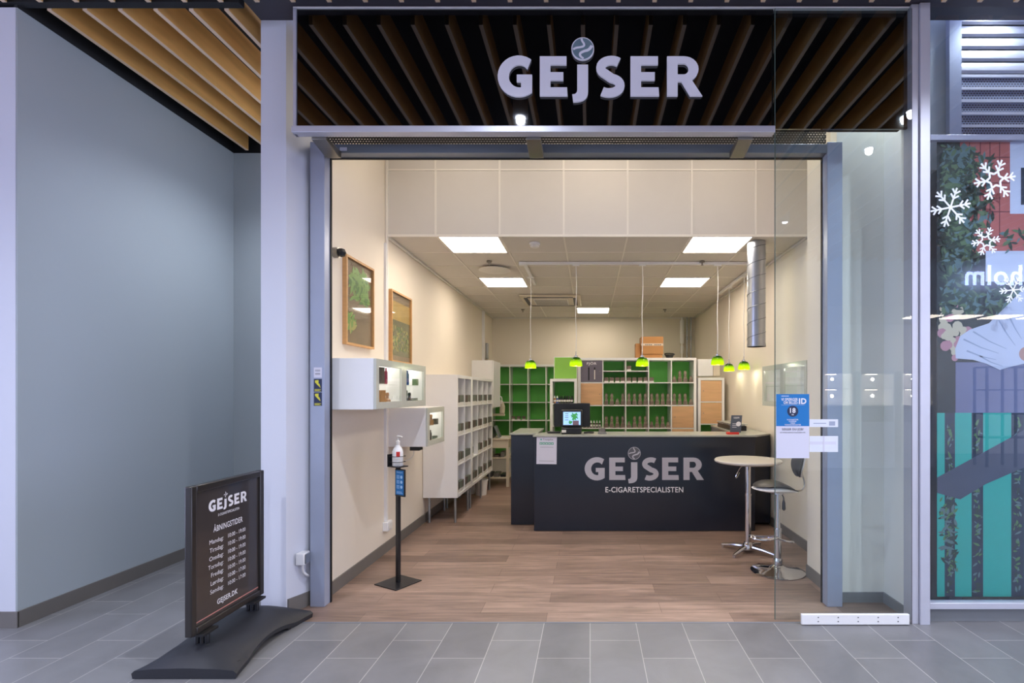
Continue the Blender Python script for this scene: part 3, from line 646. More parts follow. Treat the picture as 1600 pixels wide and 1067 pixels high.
for i in range(9): mb.box(x0+.22, x1-.22, y0+.24+i*.055, y0+.25+i*.055, ZC-.047, ZC-.045)
obj('grille', mb, [M['offwhite'], M['ink']], t)

# lamp rails and pendants
RZ = ZC-.03
t = thing('lamp_rail', 'long white lamp rail across the ceiling carrying green pendants', 'rail', (.55, 6.1, RZ))
obj('track', MB().box(-.80, 1.97, 6.085, 6.115, RZ, ZC), M['white'], t)
obj('connector', MB().box(-.83, -.75, 6.07, 6.13, RZ-.008, ZC), M['white'], t)
obj('lamp_rail', MB().box(-.785, -.75, 6.135, 7.25, RZ, ZC), M['white'], label='short white lamp rail running back from the long rail, over desk side', cat='rail')
obj('lamp_rail', MB().box(1.955, 1.99, 6.135, 7.95, RZ, ZC), M['white'], label='white lamp rail along the wall with the steel duct', cat='rail')
def pendant(x, y, zb, label):
    t = thing('pendant_lamp', label, 'pendant lamp', (x, y, zb), group='lime green glass pendant lamps')
    w_ = .01
    ob = obj('cord', MB().tube([(x, y, RZ), (x+w_, y, RZ-.25), (x-w_*.6, y, RZ-.6), (x+w_*.5, y, zb+.4), (x, y, zb+.16)], .0045, 6), M['white'], t)
    obj('holder', MB().lathe([(.006, .17), (.006, .13), (.022, .125), (.024, .095), (.018, .085)], (x, y, zb), 16), M['chrome'], t)
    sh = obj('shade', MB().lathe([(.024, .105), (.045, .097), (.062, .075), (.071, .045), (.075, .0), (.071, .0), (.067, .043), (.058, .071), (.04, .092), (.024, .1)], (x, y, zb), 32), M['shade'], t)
    obj('canopy', MB().box(x-.04, x+.04, y-.02, y+.02, RZ-.015, RZ), M['white'], t)
    obj('bulb', MB().lathe([(.0, .035), (.028, .04), (.036, .05), (.02, .08)], (x, y, zb), 16), mat_bulb, t)
    ld = bpy.data.lights.new('pendant_bulb', 'POINT'); ld.energy = 2.5; ld.shadow_soft_size = .03; ld.color = (1, .9, .72)
    lo = bpy.data.objects.new('pendant_bulb', ld); C.objects.link(lo); lo.location = (x, y, zb+.018)
mat_bulb = mat('lit_bulb', 'ffffff', .5, emit='fff0c8', es=8)
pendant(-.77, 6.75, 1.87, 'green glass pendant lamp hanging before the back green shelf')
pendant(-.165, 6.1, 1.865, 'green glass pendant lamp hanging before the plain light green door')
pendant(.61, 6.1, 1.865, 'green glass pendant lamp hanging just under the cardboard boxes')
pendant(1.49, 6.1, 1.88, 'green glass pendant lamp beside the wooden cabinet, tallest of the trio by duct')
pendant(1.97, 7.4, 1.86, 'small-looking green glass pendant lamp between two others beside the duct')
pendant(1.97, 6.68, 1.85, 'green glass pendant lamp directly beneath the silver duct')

# spiral duct
t = thing('spiral_duct', 'silver spiral ventilation duct hanging down from the ceiling', 'duct', (1.69, 5.3, 2.02))
obj('pipe', MB().cyl((1.69, 5.3, 2.02), (1.69, 5.3, ZC), .09, n=36).cyl((1.69, 5.3, 2.02), (1.69, 5.3, 2.05), .093, n=36), M['galv'], t)
pts = [(1.69+.0905*math.cos(a), 5.3+.0905*math.sin(a), 2.03+1.03*a/(2*math.pi*7)) for a in [i*2*math.pi/24 for i in range(24*7)]]
obj('seam', MB().tube(pts, .0034, 5), mat('dark_steel_seam', '6e7478', .4, metal=.5), t)

# ------------------------------------------------------------------ framed pictures and small things on the left wall
def picture(y0, y1, z0, z1, label, kind):
    X = -1.99; t = thing('framed_picture', label, 'picture', (X, (y0+y1)/2, z0))
    fr = F((X, y0, z0), (0, 1, 0), (0, 0, 1), (1, 0, 0)); w, h = y1-y0, z1-z0; b = .018
    mb = MB()
    for a in ((0, b, 0, h), (w-b, w, 0, h), (b, w-b, 0, b), (b, w-b, h-b, h)): mb.rect(fr, *a, 0, .035)
    obj('frame', mb, M['oakframe'], t)
    if kind == 0:
        obj('print', MB().rect(fr, b, w-b, b, h-b, .005, .015), M['artbrown'], t, smooth=False)
        mb = MB(); mb.leaves(fr, .05, w-.03, h*.45, h-.03, 90, .13, .0155, [0, 0, 1], 21); mb.leaves(fr, .02, .24, .08, .32, 22, .13, .0155, [0, 2], 22)
        mb.k = 3; mb.rect(fr, .02, .14, .50, .515, .015, .0156); mb.rect(fr, .02, .2, .38, .39, .015, .0156)
        obj('leaf_print', mb, [M['leaf1'], M['leaf2'], M['leafy'], M['boxbr']], t, smooth=False)
    else:
        obj('print', MB().rect(fr, b, w-b, b, h-b, .005, .015), M['artbrown'], t, smooth=False)
        mb = MB().rect(fr, b, w-b, h*.55, h*.86, .015, .0155); mb.k = 1; mb.rect(fr, b, w-b, h*.1, h*.6, .0155, .016)
        obj('field_print', mb, [M['artgold'], M['artolive']], t, smooth=False)
        obj('leaf_print', MB().leaves(fr, .05, w-.05, .1, h*.55, 110, .05, .0165, [0, 1], 31), [M['leafy'], M['leaf2']], t, smooth=False)
    obj('glazing', MB().rect(fr, b, w-b, b, h-b, .02, .022), M['vitrine'], t, smooth=False)
picture(4.19, 4.73, 1.945, 2.67, 'oak framed plant picture with bright leaves, nearest the entrance', 0)
picture(5.15, 5.73, 1.86, 2.58, 'oak framed golden plant picture above the second wall cabinet', 1)
t = thing('security_camera', 'small black dome camera on the wall beside the entrance frame', 'camera', (-1.98, 4.05, 2.62))
obj('mount', MB().cyl((-1.99, 4.05, 2.64), (-1.95, 4.05, 2.64), .04), M['steel'], t)
obj('lens', MB().lathe([(0, -.035), (.025, -.026), (.035, 0), (.025, .026), (0, .035)], (-1.93, 4.05, 2.64), 16), M['dark'], t)
obj('conduit', MB().box(-1.99, -1.967, 5.035, 5.056, .312, 1.424).box(-1.99, -1.967, 5.035, 5.056, 1.813, 3.0), M['white'], label='white cable conduit down the wall from the bulkhead edge', cat='conduit')
obj('conduit', MB().box(-1.99, -1.95, 9.6, 9.68, 1.3, ZC-.02), M['white'], label='white cable conduit high on the wall beside the tall wall cabinet', cat='conduit')
obj('conduit_clip', MB().box(-1.949, -1.90, 9.58, 9.7, 2.11, 2.15), M['dark'], label='dark clamp on the conduit above the tall wall cabinet', cat='clamp')
t = thing('wall_device', 'narrow grey alarm device on the wall near back corner', 'alarm device', (-1.97, 9.95, 2.2))
obj('body', MB().box(-1.99, -1.94, 9.9, 10.0, 2.2, 2.5), M['galv'], t, bevel=.01); obj('cap', MB().box(-1.99, -1.945, 9.9, 10.0, 2.1, 2.18), M['dark'], t)
t = thing('wall_socket', 'white double wall socket low on the wall at the conduit end', 'socket', (-1.975, 5.05, .22))
obj('body', MB().box(-1.99, -1.94, 5.0, 5.12, .22, .31), M['white'], t, bevel=.006); obj('plug_face', MB().box(-1.94, -1.935, 5.02, 5.06, .235, .29).box(-1.94, -1.935, 5.07, 5.11, .235, .29), M['offwhite'], t)
t = thing('key_switch', 'white key switch box with cable on the entrance pillar', 'switch', (-2.045, 3.77, .33))
obj('body', MB().box(-2.09, -2.03, 3.70, 3.78, .325, .41), M['white'], t, bevel=.006); obj('faceplate', MB().box(-2.031, -2.022, 3.71, 3.77, .335, .40), M['galv'], t); obj('cable', MB().tube([(-2.06, 3.74, .33), (-2.06, 3.74, .27), (-2.045, 3.76, .24), (-2.05, 3.8, .22)], .008, 8), M['white'], t)
# stickers on the left frame post
ff = F((0, 3.78, 0), (1, 0, 0), (0, 0, 1), (0, -1, 0)); q = 3.78/815
for i, (y0, y1, ms, lab) in enumerate([(574, 590, 'w', 'small white notice sticker on the entrance frame, above the yellow ones'), (592, 612, 'y', 'upper black and yellow lightning warning sticker on the entrance frame'), (613, 634, 'y', 'lower black and yellow lightning warning sticker on the entrance frame')]):
    a0, a1 = (490.5-922)*q, (503-922)*q; b0, b1 = H+(614-y1)*q, H+(614-y0)*q; mb = MB()
    mb.rect(ff, a0, a1, b0, b1, 0, .0015); mb.k = 1
    if ms == 'y':
        am = (a0+a1)/2; mb.prism([(am-.02, b1-.01), (am+.005, b1-.008), (am+.005, b1-.035), (am+.012, b1-.035), (am+.02, b1-.065), (am-.004, b1-.042), (am-.02, b1-.025)], ff, .0015, .002)
        for zz in (.004, .010, .016): mb.rect(ff, a0+.006, a1-.006-(.01 if zz == .010 else 0), b0+zz, b0+zz+.003, .0015, .002)
        mt_ = [M['navy'], M['yellow']]
    else:
        for zz in (.02, .028, .045, .052): mb.rect(ff, a0+.010, a1-.012, b1-zz, b1-zz+.003, .0015, .002)
        mt_ = [M['paper'], M['ink']]
    obj('door_sticker', mb, mt_, label=lab, cat='sticker', smooth=False)
obj('door_sticker', MB().rect(F((0, 3.78, 0), (1, 0, 0), (0, 0, 1), (0, -1, 0)), (531-922)*q, (542-922)*q, 3.305, 3.33, 0, .0015), M['paper'], label='tiny white label on the header over the entrance', cat='sticker')

# ------------------------------------------------------------------ furniture kit (local: width +x, depth +y, front at y=0)
def shelf_unit(name, label, loc, rz, cols, rows, depth=.39, back=None, pitch=.35, group=None, mw='white', out=.04, legs=None):
    t = thing(name, label, 'shelf unit', loc, rz, group, local=True)
    w = cols*pitch+2*out-.015; h = rows*pitch+2*out-.015
    mt = M[mw]
    obj('frame', MB().box(0, out, 0, depth, 0, h).box(w-out, w, 0, depth, 0, h).box(out, w-out, 0, depth, 0, out).box(out, w-out, 0, depth, h-out, h), mt, t, bevel=.002)
    for c in range(1, cols):
        x = out+c*pitch-.015; obj('upright', MB().box(x, x+.015, .002, depth-.01, out, h-out), mt, t)
    for r in range(1, rows):
        z = out+r*pitch-.015; mb = MB()
        for c in range(cols):
            x = out+c*pitch; mb.box(x, x+pitch-.015, .003, depth-.01, z, z+.015)
        obj('shelf', mb, mt, t)
    if back: obj('back_panel', MB().box(out, w-out, depth-.012, depth-.004, out, h-out), M[back], t)
    if legs:
        for x in legs:
            for y in (.04, depth-.06): obj('leg', MB().cyl((x, y, -loc[2]), (x, y, 0), .014, .016, 14), M['galv'], t)
    Mx = Matrix.Translation(Vector(loc)) @ Matrix.Rotation(rz, 4, 'Z')
    def cell(c, r, u, d=0):      # r from the top; u across, d into the shelf
        z = out+(rows-1-r)*pitch
        return Mx @ Vector((out+c*pitch+u, d, z+.0005))
    return t, cell
def insert_door(t, c, r, m_, pitch=.35, out=.04, rows=5, knob=.04, label=None, name='door'):
    x0 = out+c*pitch+.003; z0 = out+(rows-1-r)*pitch+.003; x1 = x0+pitch-.021; z1 = z0+pitch-.021
    d = obj(name, MB().box(x0, x1, .004, .02, z0, z1), M[m_], t, bevel=.0015)
    if label: d['label'] = label
    obj('knob', MB().cyl((x1-knob if knob > 0 else x0-knob, .004, (z0+z1)/2), (x1-knob if knob > 0 else x0-knob, -.012, (z0+z1)/2), .007, n=10), M['steel'], d)
    return d

# left shelves with boxes (front towards +x)
uA, cA = shelf_unit('shelf_unit', 'narrow white cube shelf on legs, nearest the entrance, with dark boxes', (-1.575, 6.19, .304), math.pi/2, 2, 4, depth=.41, legs=(.06, .70), back='white')
uB, cB = shelf_unit('shelf_unit', 'wide white cube shelf on legs beyond the narrow one, with dark boxes', (-1.575, 6.96, .304), math.pi/2, 4, 4, depth=.41, legs=(.06, .75, 1.40), back='white')
mb = MB().box(-.035, .035, -.02, .02, .0, .045); mb.k = 1; mb.box(-.035, .035, -.02, .02, .045, .13)
boxp = obj('liquid_box', mb, [M['label'], M['boxdk']], label='x', cat='box')
mb = MB().box(-.035, .035, -.02, .02, .0, .04); mb.k = 1; mb.box(-.035, .035, -.02, .02, .04, .13)
boxq = obj('liquid_box', mb, [M['label'], M['boxbr']], label='x', cat='box')
first = {id(boxp): True, id(boxq): True}
def use(p, loc, rz, label, group):
    if first.get(id(p)):
        first[id(p)] = False; p.location = loc; p.rotation_euler = (0, 0, rz); p['label'] = label; p['group'] = group; return p
    return dup(p, loc, rz, label, group)
LEV = ['top', 'second', 'third', 'bottom']
for cell, cols, nm in ((cA, 2, 'narrow white shelf'), (cB, 4, 'wide white shelf')):
    for r in range(4):
        for c in range(cols):
            nb = 4 if not (cols == 4 and r == 2 and c == 0) else 1
            for k in range(nb):
                loc = cell(c, r, .055+.075*k+rnd.uniform(-.004, .004), .023+rnd.uniform(0, .008))
                p = boxp if rnd.random() < .55 else boxq
                tone = 'green-grey' if p is boxp else 'dark brown'
                use(p, loc, math.pi/2+rnd.uniform(-.08, .08), f'{tone} boxed liquid, {ORD[k]} box of compartment {c+1} in {LEV[r]} row, {nm}', f'small boxes in the {nm}')

# back shelves
uL, cL = shelf_unit('shelf_unit', 'white shelf with green back panels in the back corner by the desk', (-1.935, 10.06, .285), 0, 4, 5, depth=.4, back='green')
uM, cM = shelf_unit('shelf_unit', 'wide white shelf with green back panels full of testers behind counter', (-.185, 7.99, .275), 0, 5, 5, depth=.39, back='green')
for nm_, x0 in (('p', -1.935), ('q', -.185)):
    obj('shelf_plinth', MB().box(x0+.03, x0+(1.4 if nm_ == 'p' else 1.75), 8.03 if nm_ == 'q' else 10.1, 8.35 if nm_ == 'q' else 10.42, 0, .2745 if nm_ == 'q' else .2845), M['white'], label='white plinth under the ' + ('corner' if nm_ == 'p' else 'wide') + ' green-backed shelf', cat='plinth')
M['fjor'] = mat('mauve_grey_door', '6a6470', .4)
d = insert_door(uM, 0, 0, 'fjor', name='door', label='grey door with white lettering')
fdr = F((.04, .004, 1.44), (1, 0, 0), (0, 0, 1), (0, -1, 0))
mb = MB(); mb.text('FJÖR', fdr, .17, .27, .05, .001, 'c', bold=.01, width=.15); obj('lettering', mb, M['wtext'], d)
mb = MB()
for a in (.125, .215): mb.rect(fdr, a-.011, a+.011, .03, .22, 0, .002); mb.disc(fdr, a, .22, .011, 0, .002, 14)
mb.k = 1; mb.rect(fdr, .207, .223, .04, .19, .002, .003)
obj('pictogram', mb, [M['dark'], M['label']], d)
insert_door(uM, 0, 1, 'beech', label='beech door'); insert_door(uM, 4, 2, 'beech', knob=-.04, label='beech door')
insert_door(uM, 4, 3, 'beech', knob=-.04, label='beech door')
for c in (1, 2):
    x = .04+c*.35; obj('shelf', MB().box(x, x+.335, .01, .37, .04+4*.35+.165, .04+4*.35+.178), M['white'], uM)
# testers
mb = MB().box(-.032, .032, -.022, .022, 0, .06); mb.k = 1
mb.box(-.022, .022, -.015, .015, .0605, .085); mb.k = 0; mb.cyl((0, -.014, .108), (0, .014, .108), .024, n=16); mb.k = 1; mb.cyl((0, -.016, .108), (0, -.0142, .108), .012, n=12); mb.box(-.02, .02, -.014, .014, .13, .165); mb.k = 0; mb.cyl((0, 0, .165), (0, 0, .18), .013, .011, n=12)
tall = obj('tester_bottle', mb, [M['brown'], M['brown2']], label='x', cat='bottle')
mb = MB().box(-.032, .032, -.022, .022, 0, .045); mb.k = 1; mb.box(-.02, .02, -.014, .014, .045, .08); mb.k = 0; mb.cyl((0, 0, .08), (0, 0, .098), .013, .011, n=12)
short = obj('tester_bottle', mb, [M['brown'], M['brown2']], label='x', cat='bottle')
mb = MB().box(-.032, .032, -.03, .03, 0, .022); mb.k = 1; mb.box(-.032, .032, -.03, .03, .022, .075)
pod = obj('pod_box', mb, [M['label'], M['brown']], label='x', cat='box')
for p in (tall, short, pod): first[id(p)] = True
ROW = ['top', 'second', 'third', 'fourth', 'lowest']
def fill(cell, r, c, pat, nm, start=.045, step=.085, d=.07):
    k = 0
    for i, ch in enumerate(pat):
        if ch == ' ': continue
        p = {'T': tall, 's': short, 'b': pod}[ch]; kind = {'T': 'tall brown tester bottle', 's': 'short brown tester bottle', 'b': 'brown box with white base'}[ch]
        use(p, cell(c, r, start+step*i, d), rnd.uniform(-.1, .1), f'{kind}, {ORD[k]} in compartment {c+1} of {ROW[r]} row, {nm}', f'testers in the {nm}')
        k += 1
n_ = 'wide green-backed shelf'
fill(cM, 0, 1, 'bbbb', n_); fill(cM, 0, 2, 'bbbb', n_); fill(cM, 0, 3, 'b', n_); fill(cM, 0, 4, 'sTTs', n_)
fill(cM, 1, 1, 'TTsT', n_); fill(cM, 1, 2, 'TTTT', n_); fill(cM, 1, 3, 'TTTT', n_); fill(cM, 1, 4, 'TTTs', n_)
fill(cM, 2, 1, 'TTTT', n_); fill(cM, 2, 2, 'sTTT', n_); fill(cM, 2, 3, 'sTTs', n_)
use(pod, cM(2, 0, .045, .07)+Vector((0, 0, .179)), 0, 'brown box with white base alone on the small extra shelf, wide green-backed shelf', 'testers in the wide green-backed shelf')
fill(cL, 2, 1, 'bbb', 'corner green-backed shelf', .06, .1); fill(cL, 3, 1, 'bbb', 'corner green-backed shelf', .06, .09); 
# dropper bottles
def bottle(body, capm, h=.11, nm='dropper_bottle'):
    mb = MB().lathe([(.0, 0), (.017, 0), (.018, .004), (.018, h*.6), (.008, h*.68)], n=14); mb.k = 1; mb.lathe([(.011, h*.66), (.011, h*.8), (.005, h), (0, h)], n=14); mb.k = 2; mb.lathe([(.0183, h*.18), (.0183, h*.45)], n=14)
    o = obj(nm, mb, [M[body], M[capm], M['label']], label='x', cat='bottle'); first[id(o)] = True; return o
bd = bottle('dark', 'dark'); bo = bottle('amber', 'white'); bb = bottle('blued', 'white'); bwh = bottle('boxbr', 'white')
# one-column unit before the wide shelf
uC, cC = shelf_unit('shelf_unit', 'single column white shelf with green back behind the cash register', (-.595, 7.72, .02), 0, 1, 5, depth=.5, back='green', out=.04, pitch=.335)
g_ = 'liquid bottles in the single column shelf'
zadd = 0
for i in range(8):
    p = bo if i == 0 else bb if i == 1 else bd
    lab = 'orange liquid bottle with white cap at the row start' if i == 0 else 'blue liquid bottle with white cap beside the orange one' if i == 1 else f'black capped liquid bottle, {ORD[i-2]} of six in the single column shelf'
    use(p, cC(0, 0, .028+.037*i, .05), 0, lab, g_)
for i in range(6):
    use(bwh, cM(0, 2, .07+.045*i, .06), 0, f'white capped brown bottle, {ORD[i]} of six beside the black monitor', 'white capped bottles in the wide shelf')
t = thing('wall_box', 'white box cabinet with light green front on the single column shelf', 'cabinet', (-.37, 7.92, 1.762))
obj('body', MB().box(-.55, -.195, 7.925, 8.2, 1.765, 2.10), M['white'], t); obj('door', MB().box(-.54, -.205, 7.91, 7.924, 1.77, 2.09), M['lime'], t, bevel=.002)
# right narrow unit with beech doors
uR, cR = shelf_unit('shelf_unit', 'narrow white unit with stacked beech doors against the duct-side wall', (1.655, 7.99, .02), 0, 1, 5, depth=.39, back='green', pitch=.34)
insert_door(uR, 0, 0, 'beech', pitch=.34, knob=-.04, label='beech door'); insert_door(uR, 0, 1, 'beech', pitch=.34, knob=-.04, label='beech door')
fill(cR, 2, 0, 'sss', 'narrow beech unit')
obj('storage_box', MB().box(1.655, 1.885, 8.0, 8.3, 1.811, 2.07), M['white'], label='plain white storage box on top of the narrow beech unit', cat='box', bevel=.003)
obj('storage_box', MB().box(1.89, 1.99, 8.0, 8.2, 1.811, 1.99), M['cream2'], label='small pale open box beside the white storage box', cat='box', bevel=.003)
# boxes on the wide shelf
zt_ = 2.115-.0
t = thing('cardboard_box', 'brown cardboard box with white tape band on top of the wide shelf', 'box', (.96, 8.15, zt_))
top = .275+5*.35+.08-.015
obj('body', MB().box(.79, 1.13, 8.05, 8.33, top+.06, top+.33), M['card'], t, bevel=.003); obj('tape', MB().box(.788, 1.132, 8.046, 8.052, top+.19, top+.225), M['tape'], t)
fx_ = F((.8, 8.045, top+.197), (1, 0, 0), (0, 0, 1), (0, -1, 0)); mb = MB(); [mb.rect(fx_, .05+.028*i+(.03 if i > 3 else 0), .07+.028*i+(.03 if i > 3 else 0), 0, .014, 0, .001) for i in range(8)]; obj('lettering', mb, M['ink'], t)
t.location.z = top+.06
for ch in t.children: ch.location.z = zt_-(top+.06)
obj('cardboard_box', MB().box(.80, 1.12, 8.06, 8.33, top+.0005, top+.0595), M['card'], label='flat brown cardboard box under the taped box', cat='box', bevel=.002)
obj('cardboard_box', MB().box(.71, .785, 8.1, 8.3, top+.0005, top+.23), M['card'], label='narrow upright cardboard box beside the taped box', cat='box', bevel=.002)
mb = MB().lathe([(.03, 0), (.05, .01), (.075, .06), (.07, .06), (.045, .02), (0, .02)], (1.24, 8.15, top+.0005), 20).tube([(1.17, 8.15, top+.06), (1.16, 8.12, top+.07), (1.2, 8.08, top+.075), (1.3, 8.1, top+.07), (1.32, 8.15, top+.06)], .008, 6)
obj('black_bowl', mb, M['dark'], label='small black bowl with a coiled strap on the wide shelf', cat='bowl')
# pipes in the back corner
for i, (x, r) in enumerate([(1.86, .03), (1.96, .012), (2.04, .012)]):
    mb = MB().cyl((x, 10.55, 1.9), (x, 10.55, ZC), r*.6 if i == 0 else r, n=12)
    if i == 0: mb.cyl((x, 10.55, 2.55), (x, 10.55, 3.02), .04, n=14).cyl((x, 10.55, 2.35), (x, 10.55, 2.5), .035, n=14)
    else: mb.cyl((x, 10.55, 2.62), (x, 10.55, 2.7), .02, n=10)
    obj('wall_pipe', mb, M['white'] if i == 0 else M['galv'], label=['thick white pipe with collars in the back corner', 'thin grey pipe next to the thick white pipe', 'thin grey pipe nearest the corner wall'][i], cat='pipe')

# tall wall cabinet and wall vitrines
t = thing('wall_cabinet', 'tall white wall cabinet with handle above the desk', 'cabinet', (-1.8, 9.1, 1.30))
obj('body', MB().box(-1.99, -1.64, 8.76, 9.42, 1.30, 2.10), M['white'], t, bevel=.002)
d = obj('door', MB().box(-1.638, -1.62, 8.765, 9.415, 1.305, 2.095), M['white'], t, bevel=.002)
obj('handle', MB().tube([(-1.62, 9.36, 1.36), (-1.585, 9.36, 1.37), (-1.58, 9.36, 1.42), (-1.585, 9.36, 1.48), (-1.62, 9.36, 1.49)], .007, 8), M['white'], d)
VI = []
def vitrine(y0, n, z0, label, X0=-1.99, X1=-1.60):
    L = .59*n; z1 = z0+.385; y1 = y0+L
    t = thing('display_cabinet', label, 'display cabinet', (-1.8, y0+L/2, z0))
    th = .016
    mb = MB().box(X0, X1-.02, y0, y0+th, z0, z1).box(X0, X1-.02, y1-th, y1, z0, z1).box(X0, X1-.02, y0+th, y1-th, z0, z0+th).box(X0, X1-.02, y0+th, y1-th, z1-th, z1).box(X0, X0+.008, y0+th, y1-th, z0+th, z1-th)
    for i in range(1, n): mb.box(X0, X1-.02, y0+i*.59-.008, y0+i*.59+.008, z0+th, z1-th)
    obj('body', mb, M['white'], t, bevel=.0015)
    for i in range(n):
        a = y0+i*.59+.002; b = a+.586; e = .055
        mb = MB().box(X1-.019, X1, a, a+e, z0+.002, z1-.002).box(X1-.019, X1, b-e, b, z0+.002, z1-.002).box(X1-.019, X1, a+e, b-e, z0+.002, z0+e).box(X1-.019, X1, a+e, b-e, z1-e, z1-.002)
        d = obj('door', mb, M['frostglass'], t, bevel=.001)
        obj('pane', MB().box(X1-.012, X1-.008, a+e, b-e, z0+e, z1-e), M['vitrine'], d, smooth=False)
        obj('glass_shelf', MB().box(X0+.01, X1-.05, a+.02, b-.02, z0+.19, z0+.196), M['vitrine'], t, smooth=False)
        obj('shelf_lamp', MB().cyl((X0+.2, (a+b)/2+.1, z1-th), (X0+.2, (a+b)/2+.1, z1-th-.006), .03, n=14), M['panelE'], t)
        ld = bpy.data.lights.new('cabinet_lamp', 'POINT'); ld.energy = 1.8; ld.shadow_soft_size = .02; ld.color = (1, .95, .92)
        lo = bpy.data.objects.new('cabinet_lamp', ld); C.objects.link(lo); lo.location = (X0+.2, (a+b)/2+.1, z1-th-.02)
    return t
vitrine(3.90, 2, 1.426, 'white two-door glass fronted wall cabinet nearest the entrance')
vitrine(5.14, 1, 1.02, 'white single-door glass fronted wall cabinet lower beyond the first')
def stuff_item(kind, y, z, X=-1.652):
    if kind == 'pack': return MB().box(X-.02, X+.02, y-.045, y+.045, z, z+.13)
    if kind == 'small': return MB().box(X-.02, X+.02, y-.03, y+.03, z, z+.06)
    if kind == 'pen': return MB().lathe([(.012, 0), (.013, .01), (.013, .1), (.007, .108), (.006, .13), (0, .132)], (X, y, z), 12)
    return MB().lathe([(.024, 0), (.026, .01), (.026, .05), (.012, .065), (.011, .085), (.015, .087), (.012, .11), (0, .112)], (X, y, z), 14)
zs1, zs2 = 1.426+.0165, 1.426+.1965
for j, (k_2, y, z, mt, lab) in enumerate([
    ('pack', 4.10, zs2, 'boxbr', 'brown carton on the upper glass shelf, first cabinet door'),
    ('pen', 4.22, zs2, 'rose', 'crimson vaporiser pen on the upper glass shelf'),
    ('pen', 4.02, zs2, 'dark', 'black vaporiser pen beside the brown carton, upper shelf'),
    ('pack', 4.12, zs1, 'card', 'tan carton standing on the floor of first cabinet door'),
    ('jar', 4.25, zs1, 'amber', 'small amber bottle beside the tan carton'),
    ('small', 4.01, zs1, 'dark', 'small black pack in the corner of first cabinet door'),
    ('pack', 4.60, zs2, 'blued', 'blue carton on the upper shelf behind the second cabinet door'),
    ('pen', 4.72, zs2, 'blued', 'blue vaporiser pen beside the blue carton'),
    ('small', 4.93, zs2, 'leaf2', 'small green pack on the upper shelf, second cabinet door'),
    ('pack', 4.62, zs1, 'boxdk', 'dark grey carton on the floor of second cabinet door'),
    ('jar', 4.77, zs1, 'dark', 'black bottle standing beside the dark grey carton'),
    ('small', 4.91, zs1, 'boxdk', 'small grey pack in the corner of second cabinet door'),
    ('pack', 5.27, 1.02+.197, 'brown', 'taupe carton on the upper shelf of the single-door cabinet'),
    ('jar', 5.42, 1.02+.197, 'amber', 'amber bottle lit on the upper shelf of the single-door cabinet'),
    ('small', 5.58, 1.02+.197, 'dark', 'small black pack on upper shelf of the single-door cabinet'),
    ('pack', 5.27, 1.0365, 'label', 'white carton low in the single-door cabinet'),
    ('pen', 5.40, 1.0365, 'dark', 'black pen low in the single-door cabinet'),
    ('small', 5.55, 1.0365, 'boxdk', 'small grey pack low in the single-door cabinet')]):
    nm = {'pack': 'carton', 'small': 'small_pack', 'pen': 'vaporiser_pen', 'jar': 'bottle'}[k_2]
    obj(nm, stuff_item(k_2, y, z), M[mt], label=lab, cat={'pack': 'box', 'small': 'box', 'pen': 'pen', 'jar': 'bottle'}[k_2], group='goods in the wall cabinets', bevel=.001 if k_2 in ('pack', 'small') else 0)
t = thing('power_supply', 'black power adapter with cord under the single-door cabinet', 'adapter', (-1.9, 5.25, .97))
obj('body', MB().box(-1.80, -1.70, 5.2, 5.3, .975, 1.019), M['dark'], t, bevel=.005)
obj('cord', MB().tube([(-1.77, 5.25, .98), (-1.78, 5.25, .9), (-1.9, 5.25, .85), (-1.985, 5.2, .82)], .004, 6), M['white'], t)

# showcase on the right wall
t = thing('showcase', 'glass fronted lit showcase on the wall behind the glass door', 'showcase', (2.03, 5.25, 1.41))
y0, y1, z0, z1 = 4.66, 5.85, 1.41, 1.845
mb = MB().box(1.95, 2.13, y0, y0+.016, z0, z1).box(1.95, 2.13, y1-.016, y1, z0, z1).box(1.95, 2.13, y0+.016, y1-.016, z0, z0+.016).box(1.95, 2.13, y0+.016, y1-.016, z1-.016, z1).box(2.118, 2.13, y0+.016, y1-.016, z0+.016, z1-.016).box(1.95, 2.12, 5.247, 5.263, z0+.016, z1-.016)
obj('body', mb, M['white'], t)
for a, b in ((y0, 5.254), (5.256, y1)):
    e = .05; mb = MB().box(1.932, 1.948, a, a+e, z0, z1).box(1.932, 1.948, b-e, b, z0, z1).box(1.932, 1.948, a+e, b-e, z0, z0+e).box(1.932, 1.948, a+e, b-e, z1-e, z1)
    d = obj('door', mb, M['frostglass'], t); obj('pane', MB().box(1.938, 1.942, a+e, b-e, z0+e, z1-e), M['vitrine'], d, smooth=False)
obj('glass_shelf', MB().box(1.96, 2.11, y0+.02, y1-.02, 1.62, 1.626), M['vitrine'], t, smooth=False)
for yy in (4.95, 5.5):
    obj('lamp', MB().cyl((2.04, yy, z1-.016), (2.04, yy, z1-.024), .025, n=12), M['panelE'], t)
    ld = bpy.data.lights.new('showcase_lamp', 'POINT'); ld.energy = 1.0; ld.shadow_soft_size = .02; ld.color = (1, .9, .75)
    lo = bpy.data.objects.new('showcase_lamp', ld); C.objects.link(lo); lo.location = (2.04, yy, z1-.04)

